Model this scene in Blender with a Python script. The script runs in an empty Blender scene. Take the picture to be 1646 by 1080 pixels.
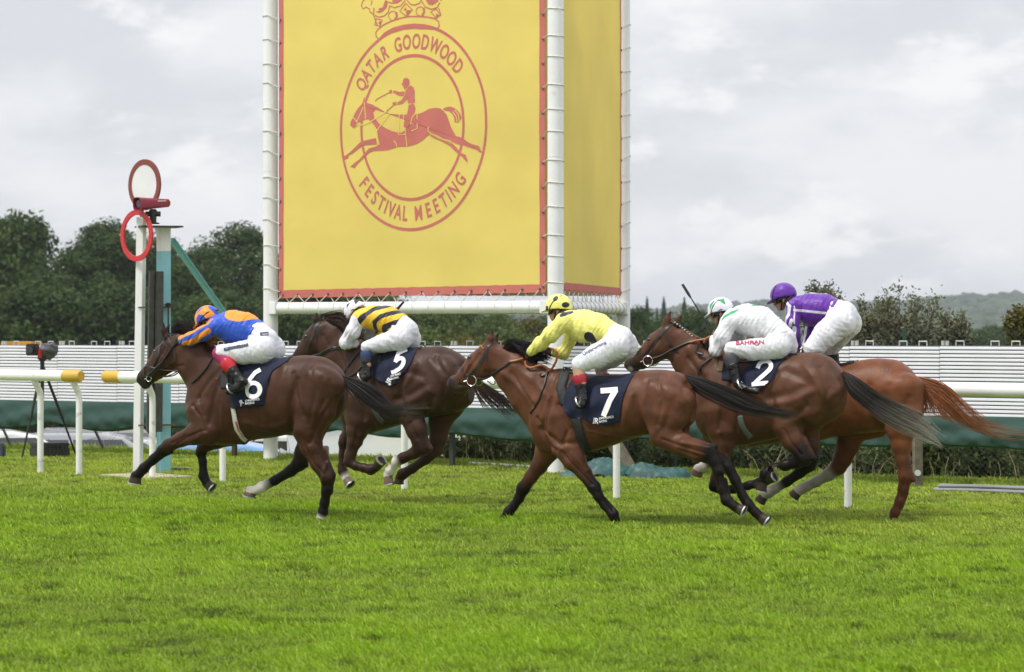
import bpy, bmesh, math, random
import numpy as np
from mathutils import Vector, Matrix
from mathutils.bvhtree import BVHTree

random.seed(7); RNG = np.random.default_rng(7)
SC = bpy.context.scene; COL = SC.collection

# ------------------------------------------------------------------ camera, sky, sun, exposure
FPX, CX, HY, CH = 4600.0, 823.0, 518.0, 2.03          # focal length in photo pixels, centre column, horizon row, eye height
cam_d = bpy.data.cameras.new("camera"); cam = bpy.data.objects.new("camera", cam_d); COL.objects.link(cam)
cam.location = (0, 0, CH); cam.rotation_euler = (math.radians(90), 0, 0)
cam_d.sensor_width = 36.0; cam_d.lens = FPX / 1646 * 36; cam_d.shift_y = (HY - 540) / 1646
cam_d.clip_start = 0.5; cam_d.clip_end = 20000
cam_d.dof.use_dof = True; cam_d.dof.focus_distance = 29.4; cam_d.dof.aperture_fstop = 3.8
SC.camera = cam
SC.view_settings.view_transform = 'Standard'; SC.view_settings.look = 'None'
SC.view_settings.exposure = -0.10; SC.view_settings.gamma = 1.0
SUN_EL, SUN_AZ = 58.0, -120.0        # azimuth measured clockwise from straight ahead (the +Y axis): behind and to the left is negative
w = bpy.data.worlds.new("World"); SC.world = w; w.use_nodes = True
nt = w.node_tree; nt.nodes.clear()
def nd(t, **k):
    n = nt.nodes.new(t)
    for a, b in k.items(): setattr(n, a, b)
    return n
out = nd('ShaderNodeOutputWorld'); bg = nd('ShaderNodeBackground'); bg.inputs[1].default_value = 0.1
sky = nd('ShaderNodeTexSky', sky_type='NISHITA', sun_disc=False)
sky.sun_elevation = math.radians(SUN_EL); sky.sun_rotation = math.radians(SUN_AZ); sky.altitude = 100
tc = nd('ShaderNodeTexCoord')
def cloud(scale, loc, detail, rough, lo, hi):
    mp = nd('ShaderNodeMapping'); mp.inputs['Scale'].default_value = scale; mp.inputs['Location'].default_value = loc
    no = nd('ShaderNodeTexNoise'); no.inputs['Scale'].default_value = 1.0; no.inputs['Detail'].default_value = detail
    no.inputs['Roughness'].default_value = rough; no.inputs['Distortion'].default_value = 0.08
    mr = nd('ShaderNodeMapRange', interpolation_type='SMOOTHSTEP'); mr.inputs[1].default_value = lo; mr.inputs[2].default_value = hi
    nt.links.new(tc.outputs['Generated'], mp.inputs['Vector']); nt.links.new(mp.outputs[0], no.inputs['Vector'])
    nt.links.new(no.outputs[0], mr.inputs[0]); return mr.outputs[0]
def wmix(f, a, b):
    m = nd('ShaderNodeMix', data_type='RGBA')
    for s, v in ((0, f), (6, a), (7, b)):
        if isinstance(v, (tuple, float, int)):
            m.inputs[s].default_value = (*v, 1) if isinstance(v, tuple) else v
        else: nt.links.new(v, m.inputs[s])
    return m.outputs[2]
CL = 12.0
c1 = wmix(cloud((10, 10, 21), (3.1, 0, 1.7), 6, .52, .40, .62), (.675 * CL, .688 * CL, .725 * CL), (.815 * CL, .822 * CL, .845 * CL))
c2 = wmix(cloud((19, 19, 40), (1.3, 4, 5.2), 7, .56, .53, .68), c1, (.885 * CL, .885 * CL, .892 * CL))
skm = wmix(.93, sky.outputs[0], c2)
sxyz = nd('ShaderNodeSeparateXYZ'); nt.links.new(tc.outputs['Generated'], sxyz.inputs[0])
ov = nd('ShaderNodeMapRange', interpolation_type='SMOOTHSTEP'); ov.inputs[1].default_value = .12; ov.inputs[2].default_value = .75; ov.inputs[3].default_value = 1.0; ov.inputs[4].default_value = 1.7
nt.links.new(sxyz.outputs[2], ov.inputs[0])       # an overcast sky is about twice as bright overhead as at the horizon
om = nd('ShaderNodeMix', data_type='RGBA', blend_type='MULTIPLY'); om.inputs[0].default_value = 1; nt.links.new(skm, om.inputs[6]); nt.links.new(ov.outputs[0], om.inputs[7]); skm = om.outputs[2]
nt.links.new(skm, bg.inputs[0]); nt.links.new(bg.outputs[0], out.inputs[0])
sd = bpy.data.lights.new("sun", 'SUN'); sd.energy = 3.0; sd.angle = math.radians(10); sd.color = (1.0, .955, .88)
sun = bpy.data.objects.new("sun", sd); COL.objects.link(sun)
_el, _az = math.radians(SUN_EL), math.radians(SUN_AZ)
_dir = Vector((math.sin(_az) * math.cos(_el), math.cos(_az) * math.cos(_el), math.sin(_el)))
sun.rotation_euler = _dir.to_track_quat('Z', 'Y').to_euler(); sun.location = (-20, -20, 40)

# ------------------------------------------------------------------ geometry of the picture, used to place things at their real distance
def at(px, py, d): return Vector(((px - CX) / FPX * d, d, CH - (py - HY) / FPX * d))
def gnd(px, py): return at(px, py, FPX * CH / (py - HY))
TH = math.radians(36)                                   # the course runs left and away at this angle
TD = Vector((-math.cos(TH), math.sin(TH), 0)); TN = Vector((math.sin(TH), math.cos(TH), 0))
def on_line(px, n):                                     # point of the ground line at distance n across the course, seen in column px
    d = n / (TN.x * (px - CX) / FPX + TN.y); return Vector(((px - CX) / FPX * d, d, 0))

# ------------------------------------------------------------------ objects
def tag(o, label=None, cat=None, group=None, kind=None):
    if label: o['label'] = label
    if cat: o['category'] = cat
    if group: o['group'] = group
    if kind: o['kind'] = kind
    return o
def empty(name, loc=(0, 0, 0), rotz=0, **k):
    o = bpy.data.objects.new(name, None); COL.objects.link(o); o.location = loc; o.rotation_euler = (0, 0, rotz)
    o.empty_display_size = .2; return tag(o, **k)
def link(name, me, mats, parent=None):
    o = bpy.data.objects.new(name, me); COL.objects.link(o)
    for m in (mats if isinstance(mats, (list, tuple)) else [mats]): me.materials.append(m)
    if parent is not None: o.parent = parent
    return o
def mesh_np(name, V, Q, smooth=True):
    V = np.asarray(V, np.float32); Q = np.asarray(Q, np.int32); k = Q.shape[1]
    me = bpy.data.meshes.new(name); me.vertices.add(len(V)); me.vertices.foreach_set('co', V.ravel())
    me.loops.add(Q.size); me.loops.foreach_set('vertex_index', Q.ravel())
    me.polygons.add(len(Q)); me.polygons.foreach_set('loop_start', np.arange(0, Q.size, k, dtype=np.int32))
    try: me.polygons.foreach_set('loop_total', np.full(len(Q), k, np.int32))
    except Exception: pass
    if smooth: me.polygons.foreach_set('use_smooth', np.ones(len(Q), bool))
    me.update(calc_edges=True); return me
def set_col(me, C, name='Col'):
    C = np.asarray(C, np.float32)
    if C.shape[1] == 3: C = np.hstack([C, np.ones((len(C), 1), np.float32)])
    a = me.attributes.new(name, 'FLOAT_COLOR', 'POINT'); a.data.foreach_set('color', C.ravel())
def set_val(me, A, name):
    a = me.attributes.new(name, 'FLOAT', 'POINT'); a.data.foreach_set('value', np.asarray(A, np.float32))
class MB:                                               # gathers shapes into ONE mesh
    def __init__(s): s.v = []; s.f = []; s.m = []
    def add(s, V, Fc, mi=0):
        b = len(s.v); s.v += [tuple(p) for p in V]; s.f += [tuple(i + b for i in f) for f in Fc]; s.m += [mi] * len(Fc)
    def box(s, c, size, rot=None, mi=0, bev=0):
        x, y, z = [k / 2 for k in size]; M = rot if rot is not None else Matrix.Identity(3); c = Vector(c)
        if bev <= 0:
            P = [Vector((a * x, b * y, e * z)) for a in (-1, 1) for b in (-1, 1) for e in (-1, 1)]
            Fc = [(0, 1, 3, 2), (4, 6, 7, 5), (0, 4, 5, 1), (2, 3, 7, 6), (0, 2, 6, 4), (1, 5, 7, 3)]
        else:
            bm = bmesh.new(); bmesh.ops.create_cube(bm, size=1)
            for v in bm.verts: v.co = Vector((v.co.x * 2 * x, v.co.y * 2 * y, v.co.z * 2 * z))
            bmesh.ops.bevel(bm, geom=bm.edges[:], offset=bev, segments=2, affect='EDGES')
            bm.verts.ensure_lookup_table(); bm.verts.index_update()
            P = [v.co.copy() for v in bm.verts]; Fc = [tuple(v.index for v in f.verts) for f in bm.faces]; bm.free()
        s.add([c + M @ p for p in P], Fc, mi); return s
    def tube(s, pts, r, n=10, mi=0, cap=True):
        pts = [Vector(p) for p in pts]; R = r if isinstance(r, (list, tuple)) else [r] * len(pts)
        V = []; t0 = (pts[1] - pts[0]).normalized(); up = Vector((0, 0, 1)) if abs(t0.z) < .9 else Vector((1, 0, 0))
        nx = t0.cross(up).normalized()
        for i, p in enumerate(pts):
            t = (pts[min(i + 1, len(pts) - 1)] - pts[max(i - 1, 0)]).normalized()
            nx = (nx - t * nx.dot(t)).normalized(); ny = t.cross(nx)
            for k in range(n):
                a = 2 * math.pi * k / n; V.append(p + (nx * math.cos(a) + ny * math.sin(a)) * R[i])
        Fc = [(i * n + k, i * n + (k + 1) % n, (i + 1) * n + (k + 1) % n, (i + 1) * n + k) for i in range(len(pts) - 1) for k in range(n)]
        if cap: Fc += [tuple(reversed(range(n))), tuple((len(pts) - 1) * n + k for k in range(n))]
        s.add(V, Fc, mi); return s
    def build(s, name, mats, parent=None, smooth=False, off=None):
        me = bpy.data.meshes.new(name); V = s.v if off is None else [tuple(Vector(p) - Vector(off)) for p in s.v]
        me.from_pydata(V, [], s.f); me.polygons.foreach_set('material_index', s.m)
        if smooth:
            me.polygons.foreach_set('use_smooth', [True] * len(s.f))
            try: me.set_sharp_from_angle(angle=math.radians(40))
            except Exception: pass
        me.update(); return link(name, me, mats, parent)

# ------------------------------------------------------------------ materials
def mat(name, col=(.5, .5, .5), rough=.5, spec=.5, var=.08, vscale=4, bump=0, bscale=40, attr=None, metal=0, coat=0, sheen=0, emit=0, pats=None,
        stretch=None, trans=0, dirt=None, vdet=4):
    m = bpy.data.materials.new(name); m.use_nodes = True; T = m.node_tree; N = T.nodes; L = T.links
    b = N['Principled BSDF']; b.inputs['Roughness'].default_value = rough; b.inputs['Metallic'].default_value = metal
    b.inputs['Specular IOR Level'].default_value = spec; b.inputs['Coat Weight'].default_value = coat
    b.inputs['Sheen Weight'].default_value = sheen
    tc = N.new('ShaderNodeTexCoord'); vec = tc.outputs['Object']
    if stretch:
        mp = N.new('ShaderNodeMapping'); mp.inputs['Scale'].default_value = stretch[:3]
        if len(stretch) > 3: mp.inputs['Rotation'].default_value = stretch[3:6]
        L.new(vec, mp.inputs[0]); bvec = mp.outputs[0]
    else: bvec = vec
    if attr:
        a = N.new('ShaderNodeAttribute'); a.attribute_name = attr; c = a.outputs['Color']
    else:
        r = N.new('ShaderNodeRGB'); r.outputs[0].default_value = (*col, 1); c = r.outputs[0]
    for an, pc in (pats or []):                        # printed or woven patterns, cut crisply where the stored value passes zero
        a = N.new('ShaderNodeAttribute'); a.attribute_name = an
        mr = N.new('ShaderNodeMapRange'); mr.inputs[1].default_value = -.0012; mr.inputs[2].default_value = .0012
        L.new(a.outputs['Fac'], mr.inputs[0])
        mx = N.new('ShaderNodeMix'); mx.data_type = 'RGBA'; mx.inputs[7].default_value = (*pc, 1)
        L.new(mr.outputs[0], mx.inputs[0]); L.new(c, mx.inputs[6]); c = mx.outputs[2]
    if var:
        no = N.new('ShaderNodeTexNoise'); no.inputs['Scale'].default_value = vscale; no.inputs['Detail'].default_value = vdet
        L.new(vec, no.inputs['Vector'])
        mr = N.new('ShaderNodeMapRange'); mr.inputs[1].default_value = .3; mr.inputs[2].default_value = .7
        mr.inputs[3].default_value = 1 - var; mr.inputs[4].default_value = 1 + var; L.new(no.outputs[0], mr.inputs[0])
        mx = N.new('ShaderNodeMix'); mx.data_type = 'RGBA'; mx.blend_type = 'MULTIPLY'; mx.inputs[0].default_value = 1
        L.new(c, mx.inputs[6]); L.new(mr.outputs[0], mx.inputs[7]); c = mx.outputs[2]
    if dirt:                                           # (colour, threshold, scale): stains
        no = N.new('ShaderNodeTexNoise'); no.inputs['Scale'].default_value = dirt[2]; no.inputs['Detail'].default_value = 6
        L.new(vec, no.inputs['Vector']); mr = N.new('ShaderNodeMapRange'); mr.inputs[1].default_value = dirt[1]; mr.inputs[2].default_value = dirt[1] + .15
        mr.inputs[4].default_value = .7; L.new(no.outputs[0], mr.inputs[0])
        mx = N.new('ShaderNodeMix'); mx.data_type = 'RGBA'; mx.inputs[7].default_value = (*dirt[0], 1)
        L.new(mr.outputs[0], mx.inputs[0]); L.new(c, mx.inputs[6]); c = mx.outputs[2]
    L.new(c, b.inputs['Base Color'])
    if emit: L.new(c, b.inputs['Emission Color']); b.inputs['Emission Strength'].default_value = emit
    if bump:
        no = N.new('ShaderNodeTexNoise'); no.inputs['Scale'].default_value = bscale; no.inputs['Detail'].default_value = 3
        L.new(bvec, no.inputs['Vector']); bp = N.new('ShaderNodeBump'); bp.inputs['Strength'].default_value = bump; bp.inputs['Distance'].default_value = .02
        L.new(no.outputs[0], bp.inputs['Height']); L.new(bp.outputs[0], b.inputs['Normal'])
    if trans:
        tr = N.new('ShaderNodeBsdfTranslucent'); L.new(c, tr.inputs[0]); ms = N.new('ShaderNodeMixShader'); ms.inputs[0].default_value = trans
        L.new(b.outputs[0], ms.inputs[1]); L.new(tr.outputs[0], ms.inputs[2]); L.new(ms.outputs[0], N['Material Output'].inputs[0])
    return m

# ------------------------------------------------------------------ soft modelling: rounded bones blended in a grid, then skinned
class Soft:
    def __init__(s, lo, hi, vox):
        s.lo = np.array(lo, np.float64); s.v = vox; n = np.ceil((np.array(hi) - s.lo) / vox).astype(int) + 1
        s.n = n; s.F = np.ones(n, np.float32)
    def region(s, lo, hi):
        a = np.maximum(np.floor((np.array(lo) - s.lo) / s.v).astype(int), 0); b = np.minimum(np.ceil((np.array(hi) - s.lo) / s.v).astype(int) + 1, s.n)
        if (b <= a).any(): return None
        ax = [(s.lo[i] + s.v * np.arange(a[i], b[i])).astype(np.float32) for i in range(3)]
        return (slice(a[0], b[0]), slice(a[1], b[1]), slice(a[2], b[2])), ax[0][:, None, None], ax[1][None, :, None], ax[2][None, None, :]
    def blend(s, sl, d, k):
        A = s.F[sl]; h = np.clip(.5 + .5 * (A - d) / k, 0, 1); s.F[sl] = A * (1 - h) + d * h - k * h * (1 - h)
    def bone(s, a, b, ra, rb, wa=None, wb=None, k=.03, vax=(0, 1, 0)):
        pad = k + 2 * s.v + max(ra, rb, wa or 0, wb or 0); a = np.array(a, float); b = np.array(b, float)
        g = s.region(np.minimum(a, b) - pad, np.maximum(a, b) + pad)
        if g is None: return
        s.blend(g[0], bone_d(g[1], g[2], g[3], a, b, ra, rb, wa, wb, vax), k)
    def loft(s, xs, top, bot, wid, k=.03):              # trunk given by its profile along x
        xs, top, bot, wid = [np.array(q, float) for q in (xs, top, bot, wid)]
        o = np.argsort(xs); xs, top, bot, wid = xs[o], top[o], bot[o], wid[o]
        g = s.region((xs[0] - .12, -wid.max() - .1, bot.min() - .1), (xs[-1] + .12, wid.max() + .1, top.max() + .1))
        sl, X, Y, Z = g; x = X[:, 0, 0]
        f = lambda q: smooth_interp(x, xs, q)[:, None, None]
        T, B, W = f(top), f(bot), f(wid); zc = (T + B) / 2; hz = np.maximum((T - B) / 2, .01); u = (Z - zc) / hz
        W = np.maximum(W, .01) * (1 - .16 * np.clip(u, 0, 1.2) ** 2 - .08 * np.clip(-u, 0, 1.2) ** 2)
        k0 = (np.abs(u) ** 2.3 + np.abs(Y / W) ** 2.3) ** (1 / 2.3) + 1e-6
        d = (k0 - 1) * np.minimum(hz, W)
        d = np.maximum(d, np.maximum(xs[0] - X, X - xs[-1])); s.blend(sl, d.astype(np.float32), k)
    def carve(s, fn, lo, hi, k=.01):
        g = s.region(lo, hi); sl, X, Y, Z = g; d = -fn(X, Y, Z); A = s.F[sl]
        h = np.clip(.5 - .5 * (A - d) / k, 0, 1); s.F[sl] = A * (1 - h) + d * h + k * h * (1 - h)
    def skin(s): return nets(s.F, s.lo, s.v)
def smooth_interp(x, xs, ys):                           # monotone cubic
    n = len(xs); h = np.diff(xs); m = np.diff(ys) / h; d = np.zeros(n)
    for i in range(1, n - 1):
        if m[i - 1] * m[i] > 0: d[i] = 2 * m[i - 1] * m[i] / (m[i - 1] + m[i])
    d[0], d[-1] = m[0], m[-1]; i = np.clip(np.searchsorted(xs, x) - 1, 0, n - 2); t = np.clip((x - xs[i]) / h[i], 0, 1)
    return ((2 * t**3 - 3 * t**2 + 1) * ys[i] + (t**3 - 2 * t**2 + t) * h[i] * d[i] + (-2 * t**3 + 3 * t**2) * ys[i + 1] + (t**3 - t**2) * h[i] * d[i + 1])
def bone_d(X, Y, Z, a, b, ra, rb, wa, wb, vax):
    wa = ra if wa is None else wa; wb = rb if wb is None else wb
    L = np.linalg.norm(b - a); u = (b - a) / L if L > 1e-6 else np.array((1., 0, 0)); L = max(L, 1e-6)
    v = np.array(vax, float); v = v - u * v.dot(u)
    v = v / np.linalg.norm(v) if np.linalg.norm(v) > 1e-3 else np.array((0, 0, 1.)) - u * u[2]; v = v / np.linalg.norm(v); n = np.cross(u, v)
    px, py, pz = X - a[0], Y - a[1], Z - a[2]
    pu = px * u[0] + py * u[1] + pz * u[2]; t = np.clip(pu / L, 0, 1); q = pu - t * L
    pv = px * v[0] + py * v[1] + pz * v[2]; pn = px * n[0] + py * n[1] + pz * n[2]
    r = ra + (rb - ra) * t; w = wa + (wb - wa) * t; e = np.minimum(r, w)
    k0 = np.sqrt((pn / r)**2 + (pv / w)**2 + (q / e)**2) + 1e-9; k1 = np.sqrt((pn / r**2)**2 + (pv / w**2)**2 + (q / e**2)**2) + 1e-9
    return (k0 * (k0 - 1) / k1).astype(np.float32)
def nets(F, lo, vox):
    S = F < 0; c = np.zeros(np.array(F.shape) - 1, np.int8); O = [(i, j, k) for i in (0, 1) for j in (0, 1) for k in (0, 1)]
    n0, n1, n2 = c.shape
    for i, j, k in O: c += S[i:i + n0, j:j + n1, k:k + n2]
    act = (c > 0) & (c < 8); ids = np.argwhere(act); idx = np.full(c.shape, -1, np.int32); idx[act] = np.arange(len(ids))
    acc = np.zeros((len(ids), 3)); cnt = np.zeros(len(ids))
    for o in O:
        for ax in range(3):
            if o[ax]: continue
            p = list(o); p[ax] = 1
            f1 = F[ids[:, 0] + o[0], ids[:, 1] + o[1], ids[:, 2] + o[2]]; f2 = F[ids[:, 0] + p[0], ids[:, 1] + p[1], ids[:, 2] + p[2]]
            m = (f1 < 0) != (f2 < 0); t = f1[m] / (f1[m] - f2[m]); q = np.tile(np.array(o, float), (m.sum(), 1)); q[:, ax] += t
            acc[m] += q; cnt[m] += 1
    V = lo + (ids + acc / cnt[:, None]) * vox; Q = []
    A = S[:-1, 1:-1, 1:-1]; e = np.argwhere(A != S[1:, 1:-1, 1:-1]); i, j, k = e[:, 0], e[:, 1] + 1, e[:, 2] + 1
    q = np.stack([idx[i, j - 1, k - 1], idx[i, j, k - 1], idx[i, j, k], idx[i, j - 1, k]], 1); f = ~S[i, j, k]; q[f] = q[f][:, ::-1]; Q.append(q)
    A = S[1:-1, :-1, 1:-1]; e = np.argwhere(A != S[1:-1, 1:, 1:-1]); i, j, k = e[:, 0] + 1, e[:, 1], e[:, 2] + 1
    q = np.stack([idx[i - 1, j, k - 1], idx[i - 1, j, k], idx[i, j, k], idx[i, j, k - 1]], 1); f = ~S[i, j, k]; q[f] = q[f][:, ::-1]; Q.append(q)
    A = S[1:-1, 1:-1, :-1]; e = np.argwhere(A != S[1:-1, 1:-1, 1:]); i, j, k = e[:, 0] + 1, e[:, 1] + 1, e[:, 2]
    q = np.stack([idx[i - 1, j - 1, k], idx[i, j - 1, k], idx[i, j, k], idx[i - 1, j, k]], 1); f = ~S[i, j, k]; q[f] = q[f][:, ::-1]; Q.append(q)
    Q = np.vstack(Q); Q = Q[(Q >= 0).all(1)]; return relax(V, Q, 2), Q
def relax(V, Q, it, lam=.5):
    E = np.vstack([Q[:, [0, 1]], Q[:, [1, 2]], Q[:, [2, 3]], Q[:, [3, 0]]])
    for s in [lam, -lam * .98] * it:
        A = np.zeros_like(V); n = np.zeros(len(V))
        for c in range(3): A[:, c] = np.bincount(E[:, 0], V[E[:, 1], c], len(V)) + np.bincount(E[:, 1], V[E[:, 0], c], len(V))
        n = np.bincount(E[:, 0], minlength=len(V)) + np.bincount(E[:, 1], minlength=len(V))
        V = V + s * (A / np.maximum(n, 1)[:, None] - V)
    return V
def vnormals(V, Q):
    n = np.cross(V[Q[:, 2]] - V[Q[:, 0]], V[Q[:, 3]] - V[Q[:, 1]]); N = np.zeros_like(V)
    for k in range(4):
        for c in range(3): N[:, c] += np.bincount(Q[:, k], n[:, c], len(V))
    return N / (np.linalg.norm(N, axis=1)[:, None] + 1e-9)
def seg_dist2(P, pts):                                  # distance of 2-D points to a polyline
    best = np.full(len(P), 9.)
    for a, b in zip(pts[:-1], pts[1:]):
        a = np.array(a); b = np.array(b); t = np.clip(((P - a) @ (b - a)) / max((b - a) @ (b - a), 1e-9), 0, 1)
        best = np.minimum(best, np.linalg.norm(P - a - t[:, None] * (b - a), axis=1))
    return best
def poly_sd(P, poly):                                   # signed: positive inside
    d = seg_dist2(P, list(poly) + [poly[0]]); ins = np.zeros(len(P), bool); n = len(poly)
    for i in range(n):
        (x1, y1), (x2, y2) = poly[i], poly[(i + 1) % n]
        if abs(y2 - y1) < 1e-12: continue
        c = ((y1 > P[:, 1]) != (y2 > P[:, 1])) & (P[:, 0] < (x2 - x1) * (P[:, 1] - y1) / (y2 - y1) + x1); ins ^= c
    return np.where(ins, d, -d)
class Frame:                                            # a horse's own axes: x ahead, y to its left (our side), z up
    def __init__(s, px, d, yaw):
        s.th = math.radians(yaw); c, q = math.cos(s.th), math.sin(s.th)
        s.f = np.array((-c, q, 0)); s.l = np.array((-q, -c, 0)); s.O = np.array(((px - CX) / FPX * d, d, 0.)); s.rotz = math.pi - s.th
        s.M = np.stack([s.f, s.l, (0, 0, 1.)]); s.cam = s.M @ (np.array((0, 0, CH)) - s.O)
    def P(s, px, py, lat=0.):
        D = s.M @ np.array(((px - CX) / FPX, 1., -(py - HY) / FPX)); t = (lat - s.cam[1]) / D[1]; return s.cam + D * t
    def m(s, px, lat=0.):
        D = s.M @ np.array(((px - CX) / FPX, 1., 0)); return (lat - s.cam[1]) / D[1] / FPX
    def dir(s, px, py): return s.M @ np.array(((px - CX) / FPX, 1., -(py - HY) / FPX))
class Drape:                                            # finds where a sight line meets a finished skin
    def __init__(s, fr, V, Q): s.fr = fr; s.b = BVHTree.FromPolygons(V.tolist(), Q.tolist())
    def __call__(s, px, py, off=.004, lat=.1):
        D = Vector(s.fr.dir(px, py)).normalized(); h = s.b.ray_cast(Vector(s.fr.cam), D)
        if h[0] is None:
            p = Vector(s.fr.P(px, py, lat)); n = s.b.find_nearest(p); return n[0] + (n[0] - p).normalized() * 0 + n[1] * off if n[0] else p
        n = h[1] if h[1].dot(D) < 0 else -h[1]; return h[0] + n * off
def strip_px(dr, pts, wid, off, mb, mi=0, nw=3, step=2.0, mirror=False):   # a flat band laid on a skin along a path
    P = resample(pts, step); W = wid if callable(wid) else (lambda t: wid); rows = []
    for i, p in enumerate(P):
        a = P[max(i - 1, 0)]; b = P[min(i + 1, len(P) - 1)]; t = np.array(b) - np.array(a); t = t / (np.linalg.norm(t) + 1e-9); nrm = np.array((-t[1], t[0]))
        ww = W(i / (len(P) - 1)); rows.append([dr(*(np.array(p) + nrm * ww * (k / (nw - 1) - .5)), off) for k in range(nw)])
    V = [q for r in rows for q in r]; Fc = [(i * nw + k, i * nw + k + 1, (i + 1) * nw + k + 1, (i + 1) * nw + k) for i in range(len(rows) - 1) for k in range(nw - 1)]
    mb.add(V, Fc, mi)
    if mirror: mb.add([Vector((q.x, -q.y, q.z)) for q in V], [tuple(reversed(f)) for f in Fc], mi)
def resample(pts, step):
    pts = [np.array(p, float) for p in pts]; L = [0]
    for a, b in zip(pts[:-1], pts[1:]): L.append(L[-1] + np.linalg.norm(b - a))
    n = max(int(L[-1] / step), 2) + 1; s = np.linspace(0, L[-1], n); A = np.array(pts)
    return np.stack([np.interp(s, L, A[:, c]) for c in range(A.shape[1])], 1)
def spline(pts, n):                                     # Catmull-Rom through points
    P = np.array(pts, float); P = np.vstack([2 * P[0] - P[1], P, 2 * P[-1] - P[-2]]); out = []
    m = len(P) - 3
    for s in np.linspace(0, m, n):
        i = min(int(s), m - 1); t = s - i; a, b, c, d = P[i:i + 4]
        out.append(.5 * (2 * b + (c - a) * t + (2 * a - 5 * b + 4 * c - d) * t * t + (3 * b - a - 3 * c + d) * t**3))
    return np.array(out)
_fonts = {}
def text_mesh(s):                                       # letter outlines as flat geometry, 1 unit high
    if s not in _fonts:
        cu = bpy.data.curves.new('t', 'FONT'); cu.body = s; cu.size = 1; cu.offset = .022; cu.resolution_u = 4
        o = bpy.data.objects.new('t', cu); COL.objects.link(o); dg = bpy.context.evaluated_depsgraph_get(); dg.update()
        me = o.evaluated_get(dg).to_mesh(); _fonts[s] = ([v.co.xy.copy() for v in me.vertices], [tuple(p.vertices) for p in me.polygons])
        o.evaluated_get(dg).to_mesh_clear(); bpy.data.objects.remove(o); bpy.data.curves.remove(cu)
    return _fonts[s]
def text_px(dr, s, p0, p1, h, off, mb, mi=0, slant=0):  # writing laid on a skin from p0 to p1 (its base line), h tall
    V, Fc = text_mesh(s); x1 = max(v.x for v in V); p0 = np.array(p0, float); p1 = np.array(p1, float); u = (p1 - p0); L = np.linalg.norm(u); ud = u / L
    n = np.array((ud[1], -ud[0])); mb.add([dr(*(p0 + u * (v.x / x1) + n * h * v.y / .72 + ud * slant * v.y * h), off) for v in V], Fc, mi)
# ================================================================== the setting
def sst(a, b, x): t = np.clip((x - a) / (b - a), 0, 1); return t * t * (3 - 2 * t)
def tz(x, y):                                           # height of the ground
    n = x * TN.x + y * TN.y; s = n - 33.0; c = x / np.maximum(y, 1.)
    z = -1.75 * sst(0, 7, s) - 2.6 * sst(7, 40, s) - 3.5 * sst(40, 120, s) - 14 * sst(250, 1200, y)
    ridge = np.interp(c, [-.6, -.05, .049, .088, .12, .15, .169, .2, .6], [8, 8, 10, 17, 19, 23, 28, 26, 16]) + 1.2 * np.sin(c * 90) + .8 * np.sin(c * 210 + 1)
    k = sst(1500, 3600, y); z = z * (1 - k) + ridge * k - 25 * sst(3800, 6500, y)
    return z
def tz1(p): return float(tz(np.array([p[0]]), np.array([p[1]]))[0])
ys = np.concatenate([np.linspace(4, 29, 40), np.linspace(29.5, 75, 130), np.geomspace(76, 7000, 120)])
us = np.linspace(-.55, .55, 150); Yg, Ug = np.meshgrid(ys, us, indexing='ij'); Xg = Ug * (Yg + 6); Zg = tz(Xg, Yg)
V = np.stack([Xg, Yg, Zg], -1).reshape(-1, 3); nu = len(us)
Q = np.array([(i * nu + j, i * nu + j + 1, (i + 1) * nu + j + 1, (i + 1) * nu + j) for i in range(len(ys) - 1) for j in range(nu - 1)])
me = mesh_np('ground', V, Q)
def ground_material():
    m = bpy.data.materials.new('turf_soil_and_hills'); m.use_nodes = True; T = m.node_tree; N = T.nodes; L = T.links; b = N['Principled BSDF']
    b.inputs['Roughness'].default_value = .9; b.inputs['Specular IOR Level'].default_value = .15
    tc = N.new('ShaderNodeTexCoord')
    def noise(sc, det=4, mp=None):
        n = N.new('ShaderNodeTexNoise'); n.inputs['Scale'].default_value = sc; n.inputs['Detail'].default_value = det; L.new(tc.outputs['Object'], n.inputs['Vector']); return n.outputs[0]
    def ramp(f, a, c): 
        r = N.new('ShaderNodeMapRange'); r.interpolation_type = 'SMOOTHSTEP'; r.inputs[1].default_value = a; r.inputs[2].default_value = c; L.new(f, r.inputs[0]); return r.outputs[0]
    def mx(f, a, c):
        k = N.new('ShaderNodeMix'); k.data_type = 'RGBA'
        for s, v in ((0, f), (6, a), (7, c)):
            if isinstance(v, tuple): k.inputs[s].default_value = (*v, 1)
            else: L.new(v, k.inputs[s])
        return k.outputs[2]
    turf = mx(ramp(noise(1.1, 6), .35, .7), (.11, .17, .014), (.20, .25, .034))
    sep = N.new('ShaderNodeSeparateXYZ'); L.new(tc.outputs['Object'], sep.inputs[0])
    wood = mx(ramp(noise(.012, 5), .42, .5), (.12, .135, .06), (.022, .036, .016))
    crown = mx(ramp(noise(.09, 3), .35, .65), (.014, .026, .012), (.045, .065, .026))
    far = mx(ramp(noise(.0045, 4), .44, .56), crown, wood)
    c = mx(ramp(sep.outputs[1], 180, 600), turf, far); L.new(c, b.inputs['Base Color'])
    bp = N.new('ShaderNodeBump'); bp.inputs['Strength'].default_value = .6; bp.inputs['Distance'].default_value = .03; L.new(noise(9, 5), bp.inputs['Height']); L.new(bp.outputs[0], b.inputs['Normal'])
    return m
tag(link('ground', me, ground_material()), kind='structure')

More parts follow.
